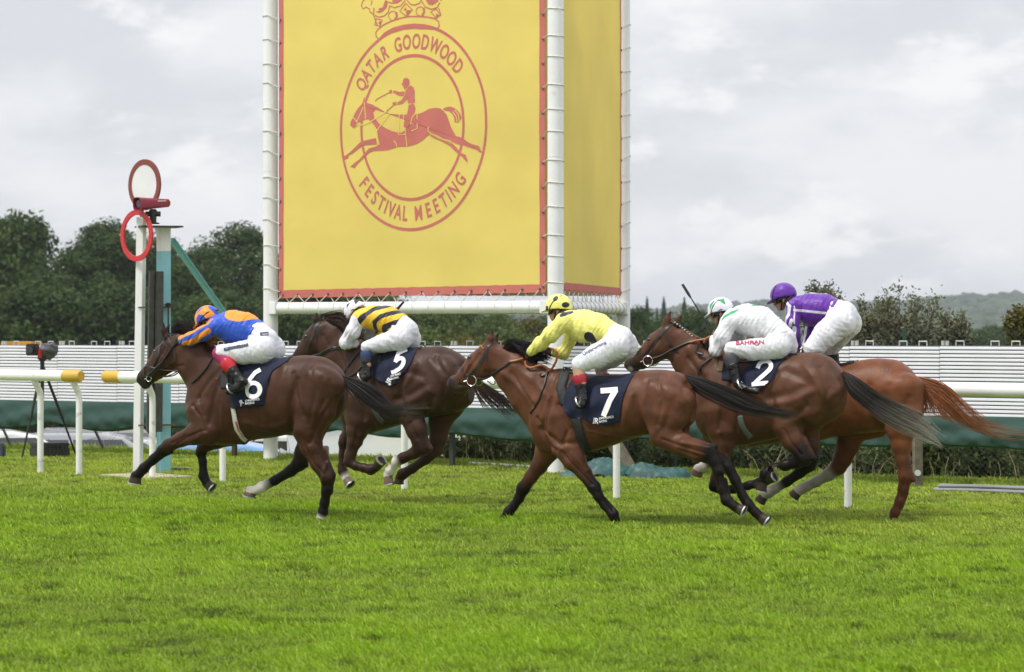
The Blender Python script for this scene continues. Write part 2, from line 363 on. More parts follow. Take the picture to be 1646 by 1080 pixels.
def far_woods():
    R = np.random.default_rng(4); n = 9000; Y = 1500 + 2500 * R.random(n)**.8; X = R.uniform(-.06, .24, n) * Y; keep = (np.sin(X * .006 + 2 * np.sin(Y * .004)) + np.sin(Y * .009 + X * .003 + 1) + .8 * R.normal(size=n)) > -.1; X, Y = X[keep], Y[keep]; n = len(X)
    bm = bmesh.new(); bmesh.ops.create_icosphere(bm, subdivisions=2, radius=1); bm.verts.index_update(); U = np.array([v.co for v in bm.verts]); Fq = np.array([[v.index for v in f.verts] for f in bm.faces]); bm.free()
    s = R.uniform(4, 9, n); V = U[None] * s[:, None, None] * (1 + .28 * R.normal(size=(n, len(U), 1))) * (1.15, 1.15, .85); V[:, :, 0] += X[:, None]; V[:, :, 1] += Y[:, None]; V[:, :, 2] += (tz(X, Y) + s * .35)[:, None]
    me = mesh_np('far_woods', V.reshape(-1, 3), (Fq[None] + (np.arange(n) * len(U))[:, None, None]).reshape(-1, 3), smooth=False); C = np.repeat(np.array((.030, .050, .020)) * R.uniform(.5, 1.8, (n, 1)), len(U), 0); set_col(me, C); tag(link('far_woods', me, mat('wood_far', attr='Col', rough=.9, var=0)), kind='stuff')
far_woods()

# ---- the turf: single blades, thinner towards the back
def turf_blades():
    R = np.random.default_rng(11); Y0, Y1 = 15.3, 51.0; n = 640000
    e = -.62; u = R.random(n); Y = (Y0**(1 + e) + u * (Y1**(1 + e) - Y0**(1 + e)))**(1 / (1 + e)); X = R.uniform(-.235, .235, n) * (Y + 1.0)
    nn = X * TN.x + Y * TN.y; k = nn < 34.6
    for _ in range(46):                                 # divots and thin places
        yy = R.uniform(19, 41); xx = R.uniform(-.19, .19) * yy; rx, ry = R.uniform(.10, .34), R.uniform(.06, .14); k &= ~((((X - xx) / rx)**2 + ((Y - yy) / ry)**2 < R.uniform(.5, 1.1, n)) & (R.random(n) < .85))
    X, Y, nn = X[k], Y[k], nn[k]; n = len(X); along = X * TD.x + Y * TD.y
    def fbm(a, b, f, s): return sum(np.sin(a * f * q + b * f * q * .7 + s * q + 2.1 * np.sin(b * f * q * 1.3 + s + a * f * q * .4)) / q for q in (1, 1.9, 3.7)) / 1.8
    TBL = R.random((4, 256, 256))
    def vn(x, y, cell, k):                              # smooth random values on a grid of the given cell
        a, c = x / cell + 100, y / cell + 100; i, j = np.floor(a).astype(int), np.floor(c).astype(int); u, v = a - i, c - j; u, v = u * u * (3 - 2 * u), v * v * (3 - 2 * v); g = lambda p, q: TBL[k, p % 256, q % 256]
        return (g(i, j) * (1 - u) * (1 - v) + g(i + 1, j) * u * (1 - v) + g(i, j + 1) * (1 - u) * v + g(i + 1, j + 1) * u * v) * 2 - 1
    lump = vn(X, Y, .95, 0) * .55 + vn(X + .4 * Y, Y - .4 * X, .38, 1) * .55 + vn(X, Y, 2.6, 2) * .35; patch = fbm(X, Y, .55, 2.) ; wear = sst(21, 29, nn) * .8 + .25 * patch * sst(18, 26, nn)
    h = (.050 + .026 * lump + .012 * R.normal(size=n)) * (1 - .25 * sst(22, 27, nn)); h = np.where(nn > 32.2, h * R.uniform(1., 2.2, n), h); h = np.clip(h, .018, .2)
    wd = .0034 + .00014 * Y; ang = R.uniform(0, 6.283, n); lean = R.normal(.75, .3, n) * h; la = R.normal(2.6, 1.0, n) + 1.2 * lump
    dx, dy = np.cos(la) * lean, np.sin(la) * lean; sx, sy = np.cos(ang) * wd, np.sin(ang) * wd; Z = tz(X, Y) - .004
    P = np.empty((n, 5, 3), np.float32)
    P[:, 0] = np.stack([X - sx, Y - sy, Z], 1); P[:, 1] = np.stack([X + sx, Y + sy, Z], 1)
    P[:, 2] = np.stack([X + sx * .7 + dx * .4, Y + sy * .7 + dy * .4, Z + h * .6], 1); P[:, 3] = np.stack([X - sx * .7 + dx * .4, Y - sy * .7 + dy * .4, Z + h * .6], 1)
    P[:, 4] = np.stack([X + dx, Y + dy, Z + h * (1 - .25 * np.clip(lean / h, -1.3, 1.3)**2)], 1)
    b = (np.arange(n) * 5)[:, None]; q = (b + np.array([0, 1, 2, 3])); t = (b + np.array([3, 2, 4]))
    me = bpy.data.meshes.new('grass'); me.vertices.add(n * 5); me.vertices.foreach_set('co', P.reshape(-1))
    li = np.concatenate([q, t], 1).reshape(-1).astype(np.int32); me.loops.add(len(li)); me.loops.foreach_set('vertex_index', li)
    st = np.stack([np.arange(n) * 7, np.arange(n) * 7 + 4], 1).reshape(-1).astype(np.int32); me.polygons.add(n * 2); me.polygons.foreach_set('loop_start', st)
    me.update(calc_edges=True)
    dry = np.clip(.15 + .22 * R.normal(size=n) + .55 * wear + .12 * patch, 0, 1)[:, None]; dark = np.clip(.42 - .75 * lump + .25 * R.normal(size=n), 0, 1)[:, None]  # dark: self-shading low between the tufts, put into the blade colour
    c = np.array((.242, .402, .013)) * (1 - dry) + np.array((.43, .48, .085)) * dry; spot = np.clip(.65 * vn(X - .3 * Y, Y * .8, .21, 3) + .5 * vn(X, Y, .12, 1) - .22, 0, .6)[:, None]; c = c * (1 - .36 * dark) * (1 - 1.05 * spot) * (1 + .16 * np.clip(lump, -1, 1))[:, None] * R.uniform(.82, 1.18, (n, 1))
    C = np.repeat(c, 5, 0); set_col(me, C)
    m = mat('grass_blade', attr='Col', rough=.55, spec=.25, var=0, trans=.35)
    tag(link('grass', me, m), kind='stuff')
turf_blades()

# ---- white running rails
M_WHITE = mat('white_plastic', (.80, .80, .79), rough=.35, spec=.4, var=.05, vscale=6, dirt=((.30, .29, .24), .62, 5))
M_WPAINT = mat('white_paint', (.76, .76, .77), rough=.45, var=.04, vscale=3, dirt=((.45, .43, .38), .66, 4))
M_YCAP = mat('yellow_cap', (.60, .36, .045), rough=.5, var=.08)
def rail_run(label, px0, px1, posts, cap0, cap1):
    a = on_line(px0, 27.2); b = on_line(px1, 27.2); r = tag(empty('running_rail', a), label, 'rail', 'white running rails')
    L = (b - a).length; e = (b - a).normalized(); z = 1.32; capw = .20
    mb = MB(); mb.tube([e * 0 + Vector((0, 0, z)), e * L + Vector((0, 0, z))], .075, 24); mb.build('top_rail', M_WHITE, r, smooth=True)
    for k, s in ((cap0, 0), (cap1, 1)):
        if k:
            p = e * (L * s) + Vector((0, 0, z)); dv = e * (-1 if s == 0 else 1)
            mb = MB(); mb.tube([p - dv * .1, p + dv * (capw - .02), p + dv * capw], [.079, .079, .066], 24); mb.build('end_cap', M_YCAP, r, smooth=True)
    for i, px in enumerate(posts):
        p = on_line(px, 27.32) - a; q = p - TN * .115; mb = MB()
        mb.tube(spline([(p.x, p.y, -.05), (p.x, p.y, .6), (p.x, p.y, 1.02), tuple(p * .72 + q * .28 + Vector((0, 0, 1.13))), (q.x, q.y, 1.25)], 20), [.042 + .0 * k for k in range(20)], 14)
        mb.build('post', mat('white_post_%d' % (i % 3), (.78, .78, .78), rough=.4, var=.05, vscale=3, dirt=((.20, .18, .14), .58 + .03 * (i % 3), 7)) if i < 3 else bpy.data.materials['white_post_%d' % (i % 3)], r, smooth=True)
rail_run('short white rail with a yellow end cap at its right end, on the far left', -420, 113, [65, 127, -190], False, True)
rail_run('long white running rail with yellow left end cap, passing behind the horses', 186, 1990, [245, 358, 650, 991, 1363, 1790], True, False)

# ---- winning post and camera column
M_RED = mat('sign_red', (.52, .025, .03), rough=.45, var=.06); M_DRED = mat('faded_red', (.20, .045, .035), rough=.6, var=.1)
M_TURQ = mat('turquoise_paint', (.23, .50, .58), rough=.5, var=.08, vscale=3, dirt=((.25, .32, .33), .66, 5))
M_DARKM = mat('dark_metal', (.045, .045, .038), rough=.5, var=.3, vscale=12, dirt=((.35, .35, .32), .68, 14))
M_BLACK = mat('black_plastic', (.015, .015, .016), rough=.45, var=.15)
def beam(mb, a, b, w, d, rotz=0, mi=0, bev=.006):
    a, b = Vector(a), Vector(b); t = (b - a).normalized(); h = Vector((math.cos(rotz), math.sin(rotz), 0)); y = t.cross(h).normalized(); x = y.cross(t)
    mb.box((a + b) / 2, (w, d, (b - a).length), Matrix((x, y, t)).transposed(), mi, bev)
wp = gnd(221.5, 761); wr = tag(empty('winning_post', wp), 'tall white square winning post carrying a red ring and a red-rimmed white disc', 'winning post')
topz = CH - (349 - HY) / FPX * wp.y; mb = MB(); beam(mb, (0, 0, -.05), (.05, 0, topz), .105, .105, math.radians(54) + .3); mb.build('post', M_WPAINT, wr)
def annulus(c, R, r, th, axu, mats, name, parent, disc=None):
    z = Vector((0, 0, 1)); nrm = axu.cross(z).normalized(); n = 64; mb = MB(); V = []
    for i in range(n):
        a = 2 * math.pi * i / n; dv = axu * math.cos(a) + z * math.sin(a)
        V += [c + dv * R + nrm * th, c + dv * r + nrm * th, c + dv * r - nrm * th, c + dv * R - nrm * th]
    mb.add(V, [(i * 4 + k, i * 4 + (k + 1) % 4, ((i + 1) % n) * 4 + (k + 1) % 4, ((i + 1) % n) * 4 + k) for i in range(n) for k in range(4)]); mb.build(name, mats, parent)
    if disc:
        mb = MB(); V = [c + (axu * math.cos(2 * math.pi * i / n) + z * math.sin(2 * math.pi * i / n)) * (r + .004) + nrm * s * th * .6 for s in (1, -1) for i in range(n)]
        mb.add(V, [tuple(range(n)), tuple(reversed(range(n, 2 * n)))] + [(i, (i + 1) % n, n + (i + 1) % n, n + i) for i in range(n)]); mb.build('disc', disc, parent)
fx = Vector((math.cos(math.radians(45)), -math.sin(math.radians(45)), 0)); d0 = wp.y
annulus(at(219.8, 378.5, d0 - .12) - wp, .345, .275, .012, fx, M_RED, 'ring', wr)
annulus(at(232.5, 297, d0 + .22) - wp, .345, .272, .014, fx, M_DRED, 'disc_rim', wr, disc=mat('disc_white', (.70, .70, .72), rough=.5, var=.05, dirt=((.3, .3, .3), .70, 9)))
mb = MB(); beam(mb, at(227, 352, d0 + .07) - wp, at(231, 322, d0 + .09) - wp, .04, .02); mb.build('bracket', M_DARKM, wr)
cp = gnd(263, 760); cr = tag(empty('camera_column', cp), 'turquoise steel column with white top, diagonal brace and dark mirror box', 'column')
ct = CH - (365 - HY) / FPX * cp.y; cw = CH - (404 - HY) / FPX * cp.y; ra = math.radians(-58)
mb = MB(); beam(mb, (0, 0, -.05), (0, 0, cw), .135, .155, ra); mb.build('column', M_TURQ, cr)
mb = MB(); beam(mb, (0, 0, cw), (0, 0, ct), .135, .155, ra); mb.build('column_top', M_WPAINT, cr)
mb = MB(); a = at(275, 385, cp.y + .1) - cp; b = at(420, 590, cp.y + .9) - cp; beam(mb, a, b, .045, .10, 0.6); beam(mb, a + Vector((.03, -.05, .02)), b + Vector((.03, -.05, .02)), .012, .11, .6); mb.build('brace', M_TURQ, cr)
mb = MB(); mb.box(at(255.5, 364.5, cp.y - .12) - cp, (.57, .44, .022), Matrix.Rotation(.35, 3, 'Z'), bev=.004); mb.build('platform', M_DARKM, cr)
for k, (x0, x1, y0, y1) in enumerate(((237, 247, 435, 694), (250, 263, 436, 694))):
    a = at((x0 + x1) / 2 + (2 if k == 0 else 0), y0, cp.y - .3) - cp; b = at((x0 + x1) / 2 - 2, y1, cp.y - .3) - cp; mb = MB(); beam(mb, a, b, .075 if k == 0 else .10, .06, .5); 
    for z in (.1, .28, .5, .72, .93): p = a.lerp(b, z); mb.box(p + Vector((.0, -.034, 0)), (.05, .02, .012))
    mb.build('mirror_box', M_DARKM, cr)
mb = MB(); a = at(246, 437, cp.y - .26) - cp; b = at(246, 693, cp.y - .26) - cp; beam(mb, a, b, .13, .012, .3); mb.build('mirror', mat('mirror_glass', (.06, .07, .06), rough=.08, metal=.6, var=.3, vscale=3), cr)
for y in (494, 683): mb = MB(); p = at(267, y, cp.y - .12) - cp; mb.box(p, (.24, .05, .022), Matrix.Rotation(.25, 3, 'Z')); mb.box(p + Vector((-.3, -.1, 0)), (.12, .03, .016)); mb.build('arm', mat('rusty_arm', (.10, .07, .05), rough=.8, var=.4, vscale=20), cr)
mb = MB(); p = at(270.5, 490, cp.y - .12) - cp; mb.box(p, (.10, .09, .055), bev=.02); mb.tube([p, p + Vector((0, 0, -.35))], .012, 6); mb.build('junction_box', M_BLACK, cr)
# red remote camera
rc0 = at(252, 362, cp.y - .30); rc = tag(empty('finish_camera', rc0), 'red barrel camera on a black tilt head on top of the turquoise column', 'camera')
h = at(246, 327, cp.y - .30) - rc0; ax = Vector((-.74, -.67, -.05)).normalized(); sx = ax.cross(Vector((0, 0, 1))).normalized(); uz = sx.cross(ax)
mb = MB(); prof = [(-.26, .035, .03), (-.23, .062, .055), (.0, .078, .07), (.20, .088, .085), (.26, .095, .091), (.262, .087, .083), (.20, .082, .078)]
V = []; n = 24
for s, ry, rz in prof:
    for k in range(n): an = 2 * math.pi * k / n; c_, s_ = math.cos(an), math.sin(an); c_ = math.copysign(abs(c_)**.6, c_); s_ = math.copysign(abs(s_)**.6, s_); V.append(h + ax * s + sx * (ry * c_) + uz * (rz * s_))
mb.add(V, [(i * n + k, i * n + (k + 1) % n, (i + 1) * n + (k + 1) % n, (i + 1) * n + k) for i in range(len(prof) - 1) for k in range(n)] + [tuple(reversed(range(n))), tuple((len(prof) - 1) * n + k for k in range(n))]); mb.build('housing', mat('red_housing', (.26, .022, .05), rough=.4, var=.05), rc, smooth=True)
mb = MB(); mb.tube([h + ax * .195, h + ax * .215], .077, 20); mb.tube([h + ax * .216, h + ax * .235], .05, 20); mb.build('lens', mat('lens_glass', (.01, .012, .012), rough=.08, spec=.8, var=0), rc, smooth=True)
mb = MB(); g = h + Vector((0, 0, -.10)); mb.box(g, (.10, .08, .05), bev=.012); mb.tube([g + Vector((-.10, 0, -.04)), g + Vector((.10, 0, -.04))], .035, 12); mb.tube([g, g + Vector((0, 0, -.16))], [.05, .045], 12); mb.box(g + Vector((0, 0, -.165)), (.16, .12, .02), bev=.005); mb.build('tilt_head', M_BLACK, rc, smooth=True)
# (the lettering on the housing is a row of unreadable white marks)
mb2 = MB(); side = sx if sx.dot(Vector((0, -1, 0))) > 0 else -sx
for k in range(9): mb2.box(h + side * .0785 + ax * (-.03 - .015 * k) + uz * .03, (.010, .003, .010))
mb2.build('marking', mat('white_mark', (.75, .75, .75), rough=.6, var=0), rc)

# ---- banner tower
TL, TM, TR = gnd(435, 738), at(893, 500, 38.6), at(1001.5, 500, 43.7); TL.z = TM.z = TR.z = 0
tw = tag(empty('banner_tower', TL), 'tall three-poled white tower with laced yellow banners bearing a red crowned racing emblem', 'banner tower')
M_BAN = mat('yellow_banner', (.93, .765, .225), rough=.75, spec=.2, var=.05, vscale=.8, bump=.5, bscale=2.6, trans=.36)
M_BRED = mat('red_print', (.50, .150, .128), rough=.7, spec=.2, var=.06, vscale=3); M_CREAM = mat('banner_back', (.68, .62, .48), rough=.8, var=.05, trans=.6)
M_ROPE = mat('white_rope', (.60, .57, .50), rough=.85, var=.15, vscale=30)
PH = 8.2
for p in (TL, TM, TR):
    mb = MB(); q = p - TL; mb.tube([q + Vector((0, 0, -.1)), q + Vector((0, 0, PH))], .1085, 32); mb.tube([q + Vector((0, 0, PH * .52)), q + Vector((0, 0, PH * .52 + .004))], .1115, 32); mb.build('pole', M_WPAINT, tw, smooth=True)
def side(a, b): e = (b - a).normalized(); return e, Vector((e.y, -e.x, 0))
BZ = 2.24
for a, b in ((TL, TM), (TM, TR), (TL, TR)):
    e, nr = side(a, b); mb = MB(); off = -TL
    for z in (BZ, 7.95):
        A = a + e * .10 + Vector((0, 0, z)) - TL; B = b - e * .10 + Vector((0, 0, z)) - TL; mb = MB(); mb.tube([A, B], .085, 24)
        for q, s in ((A, 1), (B, -1)): mb.box(q + e * (s * .035), (.15, .20, .185), Matrix((e, Vector((-e.y, e.x, 0)), Vector((0, 0, 1)))).transposed(), bev=.01)
        mb.build('crossbar', M_WPAINT, tw, smooth=True)
KE = .0
class BanPlane:
    def __init__(s, a, b, off): s.a = a - TL; s.e, s.n = side(a, b); s.o = off; s.L = (b - a).length
    def uz(s, u, z, k=0): return s.a + s.e * u + Vector((0, 0, z)) + s.n * (s.o + k)
    def px(s, x, y, k=0):
        k = k - KE
        D = Vector(((x - CX) / FPX, 1, -(y - HY) / FPX)); O = Vector((0, 0, CH)) - TL; t = (s.a + s.n * s.o - O).dot(s.n) / D.dot(s.n); p = O + D * t; return p + s.n * (k + s.bulge(p) + .0035)
    def bulge(s, p): u = (p - s.a).dot(s.e); q = min(max((u - .185) / (s.L - .375), 0), 1); t = min(max((p.z - 2.41) / 5.29, 0), 1); return .018 * math.sin(q * math.pi) * math.sin(t * math.pi) + .004 * math.sin(q * 23 + t * 9) * (1 - t) + .003 * math.sin(t * 40 + q * 3)
    def on(s, u, z): p = s.uz(u, z); return p + s.n * (s.bulge(p) + .0035)
    def inv(s, x, y): p = s.px(x, y) - s.a; return p.dot(s.e), p.z
def banner(a, b, u0, u1, z0, z1, facing, sag):
    bp = BanPlane(a, b, 0); bp.n = bp.n * facing; bp.o = .0
    nu_, nz = 40, 50
    def sheet(ua, ub, za, zb, k, name, mats, parent, n1=nu_, n2=nz):
        V = []
        for i in range(n1 + 1):
            for j in range(n2 + 1):
                u = ua + (ub - ua) * i / n1; z = za + (zb - za) * j / n2; s = (u - u0) / (u1 - u0); t = (z - z0) / (z1 - z0)
                w_ = .018 * math.sin(s * math.pi) * math.sin(min(t, 1) * math.pi) + .004 * math.sin(s * 23 + t * 9) * (1 - t) + .003 * math.sin(t * 40 + s * 3)
                zz = z + (sag * (s - .5) + .004 * math.cos(s * 2 * math.pi * 17)) * max(0, 1 - t * 6); V.append(bp.uz(u, zz, k + w_))
        Fc = [(i * (n2 + 1) + j, (i + 1) * (n2 + 1) + j, (i + 1) * (n2 + 1) + j + 1, i * (n2 + 1) + j + 1) for i in range(n1) for j in range(n2)]
        if facing < 0: Fc = [tuple(reversed(f)) for f in Fc]
        mb = MB(); mb.add(V, Fc); o = mb.build(name, mats, parent, smooth=True); return o
    bo = sheet(u0, u1, z0, z1, 0, 'banner', M_BAN, tw); sheet(u0, u1, z0, z1, -.010, 'banner_lining', M_CREAM, bo)
    bw = .10
    for q in ((u0, u1, z0, z0 + .115), (u0, u0 + bw, z0 + .115, z1), (u1 - bw, u1, z0 + .115, z1)):
        sheet(*q, .004, 'border', M_BRED, bo, 40 if q[1] - q[0] > 1 else 3, 3 if q[3] - q[2] < 1 else 50)
    return bp, bo
e_, n_ = side(TL, TM); LF = (TM - TL).length
bpF, banF = banner(TL, TM, .185, LF - .19, 2.41, 7.7, 1 if n_.y < 0 else -1, .05)
e2, n2_ = side(TM, TR); LS = (TR - TM).length
bpS, banS = banner(TM, TR, .16, LS - .17, 2.45, 7.7, 1 if n2_.y < 0 else -1, -.03)
e3, n3_ = side(TL, TR); bpB, banB = banner(TL, TR, .185, (TR - TL).length - .19, 2.43, 7.7, 1 if n3_.y > 0 else -1, .0)
M_EYELET = mat('brass_eyelet', (.12, .11, .09), rough=.4, metal=.6)
def eyelet(E, bp): mb = MB(); mb.tube([E - bp.n * .004, E + bp.n * .006], .017, 10); mb.build('eyelet', M_EYELET, tw)
def rope(pts, r=.0075): mb = MB(); mb.tube(pts, r, 5); mb.build('rope', M_ROPE, tw, smooth=True)
for bp, pole, u_e, sgn, z_lo in ((bpF, TL, .22, -1, 2.46), (bpF, TM, LF - .225, 1, 2.50), (bpS, TR, LS - .20, 1, 2.46)):
    for i in range(13):
        z = z_lo + .02 + i * .335; c = pole - TL; E = bp.uz(u_e, z, .012); pts = [E]
        for k in range(9):
            a = math.pi * (-.15 + 1.2 * k / 8); dv = -bp.e * (sgn * -1) * math.sin(a) * 1 if False else (bp.e * sgn) * math.sin(a) + bp.n * math.cos(a)
            pts.append(c + dv * .1165 + Vector((0, 0, z + .055 - .03 * k / 8 + .03 * math.sin(i * 2.3))))
        rope(pts)
        eyelet(E, bp)
for bp, L_, n_r in ((bpF, LF, 17), (bpS, LS, 15)):
    for i in range(n_r):
        u = .28 + (L_ - .56) * i / (n_r - 1); z = 2.455 + (.05 if bp is bpF else -.03) * (u / L_ - .5); E = bp.uz(u, z, .012); g = u - .16
        c = lambda a, du: bp.uz(g + du, BZ + .093 * math.cos(a), .093 * math.sin(a))
        eyelet(E, bp); rope([E] + [c(a, .02 * k) for k, a in enumerate((.15, .9, 1.6, 2.3, 3.0, 3.8))], .0065); rope([bp.uz(u, z, -.012), bp.uz(g + .26, BZ + .088, -.015)], .006)
        if i % 4 == 1: rope([E, bp.uz(g + .30, BZ + .088, .02)], .006)
# emblem
def poly_part(name, pts, k, m, conv): mb = MB(); mb.add([bpF.px(*conv(x, y), k) for x, y in pts], [tuple(range(len(pts)))]); mb.build(name, m, banF)
def stroke_mb(mb, pts, w, k, conv, closed=False):
    P = [np.array(conv(x, y)) for x, y in pts]; P = P + [P[0]] if closed else P; V = []
    for i, p in enumerate(P):
        a = P[max(i - 1, 0)] if not (closed and i in (0,)) else P[-2]; b = P[min(i + 1, len(P) - 1)] if not (closed and i == len(P) - 1) else P[1]; t = (b - a); t = t / np.array((.72, 1)); t = t / (np.linalg.norm(t) + 1e-9); nn = np.array((-t[1] * .72, t[0])); V += [bpF.px(*(p + nn * w / 2), k), bpF.px(*(p - nn * w / 2), k)]
    mb.add(V, [(2 * i, 2 * i + 1, 2 * i + 3, 2 * i + 2) for i in range(len(P) - 1)])
KE = .0
u_c, z_c = bpF.inv(663, 205); spx = FPX / (TL + bpF.e * u_c).y
mb = MB()
for R_, w_ in ((164.0, 4.8), (115.5, 5.0)):
    V = []; n = 128
    for i in range(n): a = 2 * math.pi * i / n; V += [bpF.on(u_c + (R_ + s * w_ / 2) / spx * math.cos(a), z_c + (R_ + s * w_ / 2) / spx * math.sin(a)) for s in (-1, 1)]
    mb = MB(); mb.add(V, [(2 * i, 2 * i + 1, (2 * i + 3) % (2 * n), (2 * i + 2) % (2 * n)) for i in range(n)]); mb.build('emblem_ring', M_BRED, banF)
def arc_letters(s, angs, top):
    for ch, a in zip(s, angs):
        V, Fc = text_mesh(ch); xs = [v.x for v in V]; cx_ = (min(xs) + max(xs)) / 2; hh = 23.5 / spx; sc = hh / .70; a = math.radians(a); mb = MB(); P = []
        for v in V:
            lx = (v.x - cx_) * sc * .70; ly = v.y * sc
            if top: r = 127 / spx + ly; P.append(bpF.on(u_c + r * math.sin(a) + lx * math.cos(a), z_c + r * math.cos(a) - lx * math.sin(a)))
            else: r = 150 / spx - ly; P.append(bpF.on(u_c + r * math.sin(a) + lx * math.cos(a), z_c - r * math.cos(a) + lx * math.sin(a)))
        mb.add(P, Fc); mb.build('letter', M_BRED, banF)
arc_letters('QATARGOODWOOD', (-56.6, -49, -41.8, -34.2, -26, -13, -4.6, 4.3, 12.9, 22.6, 32.2, 40.3, 48.5), True)
arc_letters('FESTIVALMEETING', (-52, -44.6, -37.4, -30.4, -25, -19.6, -12.8, -6, 6.2, 15.6, 23.2, 30.6, 36.2, 42.4, 51.2), False)
cv = lambda x, y: (540 + x / 6.352, 110 + y / 6.352)
YL = []
HS = [(300,285),(305,350),(312,347),(380,368),(440,400),(510,443),(560,462),(660,472),(740,470),(850,465),(900,448),(960,412),(1025,402),(1075,408),(1110,435),(1140,470),(1165,540),(1185,600),(1215,655),(1235,690),(1300,708),(1345,745),(1395,772),(1440,785),(1465,790),(1500,858),(1480,858),(1445,830),(1390,812),(1310,785),(1240,770),(1180,740),(1110,730),(1040,690),(975,668),(940,690),(890,735),(840,765),(780,787),(725,797),(655,797),(630,800),(600,815),(540,832),(470,840),(390,842),(340,865),(290,915),(240,962),(215,990),(200,1015),(155,1003),(195,968),(245,930),(300,865),(345,815),(420,795),(455,775),(440,700),(432,640),(428,622),(400,575),(375,545),(345,520),(318,515),(285,530),(255,545),(225,558),(215,590),(200,605),(180,605),(155,580),(160,545),(185,500),(205,455),(240,400),(270,370),(280,355)]
poly_part('emblem_horse', HS, KE + .0015, M_BRED, cv)
poly_part('emblem_leg', [(418,712),(340,728),(265,745),(215,790),(150,855),(120,880),(65,908),(100,930),(130,915),(140,885),(170,872),(240,815),(290,785),(425,775)], KE + .0015, M_BRED, cv)
poly_part('emblem_leg', [(962,682),(1010,712),(1100,750),(1170,790),(1240,860),(1290,895),(1325,935),(1355,962),(1345,920),(1330,880),(1290,865),(1245,815),(1200,768),(1130,745),(1040,708),(985,680)], KE + .0015, M_BRED, cv)
poly_part('emblem_tail', [(1100,415),(1140,395),(1180,390),(1230,410),(1270,450),(1293,490),(1285,520),(1260,550),(1225,550),(1222,510),(1200,465),(1165,435),(1130,430)], KE + .0015, M_BRED, cv)
mb = MB()
for pts in ([(660,470),(652,680),(722,672)], [(840,463),(842,615),(778,642)], [(718,600),(735,800)], [(562,462),(430,632),(436,772)], [(300,340),(316,518)], [(292,395),(220,548)], [(185,498),(240,562)], [(218,578),(290,575),(368,543),(528,440)], [(955,592),(952,640),(985,668),(1045,690),(1110,728),(1185,742)], [(600,735),(625,765),(632,800)], [(1225,425),(1262,470),(1272,545)], [(1205,440),(1240,490),(1250,550)], [(705,470),(700,590),(720,625)], [(822,460),(790,500),(772,570)]): stroke_mb(mb, pts, 1.7, KE + .003, cv)
mb.build('emblem_lines', M_BAN, banF)
poly_part('emblem_rider', [(695,120),(705,100),(735,97),(757,115),(760,150),(748,175),(725,200),(712,218),(703,200),(695,180),(678,157),(692,148)], KE + .00155, M_BRED, cv)
poly_part('emblem_rider', [(770,172),(800,195),(812,240),(810,305),(818,330),(810,350),(745,355),(740,325),(760,290),(720,330),(690,360),(640,370),(637,345),(680,325),(710,270),(722,225),(750,185)], KE + .00155, M_BRED, cv)
poly_part('emblem_rider', [(710,235),(655,240),(600,222),(592,245),(650,278),(695,282)], KE + .00155, M_BRED, cv)
poly_part('emblem_rider', [(752,370),(805,360),(822,410),(812,460),(775,510),(770,560),(745,600),(715,612),(705,590),(715,530),(738,470),(748,420)], KE + .00155, M_BRED, cv)
poly_part('emblem_rider', [(720,622),(748,600),(775,650),(800,705),(808,745),(760,790),(742,790),(770,740),(745,690)], KE + .00155, M_BRED, cv)
mb = MB()
stroke_mb(mb, [(555,245),(430,312),(412,335)], 1.5, KE + .00155, cv); stroke_mb(mb, [(555,240),(582,232)], 5.2, KE + .00155, cv); stroke_mb(mb, [(590,365),(627,355)], 5.2, KE + .00155, cv); stroke_mb(mb, [(528,440),(606,370)], 1.5, KE + .00155, cv); stroke_mb(mb, [(218,580),(290,577),(368,546)], 1.0, KE + .00155, cv)
mb.build('emblem_whip', M_BRED, banF)
cc = lambda x, y: (570 + x / 9.82, y / 9.82); mb = MB()
for pts, w_, cl in (([(350,560),(345,510),(380,460),(470,390),(600,330),(720,290),(850,262),(1000,257),(1150,268),(1280,292),(1335,340),(1350,400),(1310,470)],2.2,0),([(385,615),(352,575),(345,530)],2.2,0),([(820,52),(925,155),(830,262),(725,175)],2.4,1),([(1300,140),(1370,235),(1300,285),(1215,190)],2.2,1),([(350,295),(448,320),(410,415),(325,390)],2.0,1),([(370,640 - 235),(310,235),(318,120)],2.2,0),([(1340,130),(1375,235),(1290,290)],2,0),\
  ([(330,245),(400,270),(480,250),(540,190),(565,95)],2.0,0),([(565,92),(640,122),(740,92),(812,0)],2.0,0),([(540,30),(600,50),(690,40),(760,-10)],2.0,0),([(835,0),(900,70),(960,80),(1040,50),(1070,-10)],2.0,0),([(1070,20),(1130,110),(1220,147),(1310,122),(1360,40)],2.0,0),([(300,220),(250,185),(250,145),(190,110),(150,142),(118,95),(140,20),(185,-20)],2.0,0),([(270,80),(285,20),(260,-20)],1.6,0),([(1370,10),(1410,-40)],2,0),([(185,-20),(160,-90),(240,-170),(360,-150),(420,-60)],2.0,0),([(420,-60),(520,-190),(700,-240),(820,-120)],2.0,0),([(820,-120),(980,-260),(1150,-200),(1220,-90)],2.0,0),([(1220,-90),(1330,-200),(1450,-150),(1430,-40)],2.0,0)): stroke_mb(mb, pts, w_, KE, cc, bool(cl))
for cx_, cy_ in ((615, 250), (1050, 180)): stroke_mb(mb, [(cx_ + 68 * math.cos(t), cy_ + 72 * math.sin(t)) for t in np.linspace(0, 2 * math.pi, 21)[:-1]], 1.6, KE, cc, True); stroke_mb(mb, [(cx_ + 10 + 42 * math.cos(t), cy_ + 45 * math.sin(t)) for t in np.linspace(-1.0, 1.3, 9)], 1.8, KE, cc); stroke_mb(mb, [(cx_ + 58, cy_ - 60), (cx_ + 66, cy_), (cx_ + 40, cy_ + 70)], 3.2, KE, cc)
mb.build('emblem_crown', M_BRED, banF)
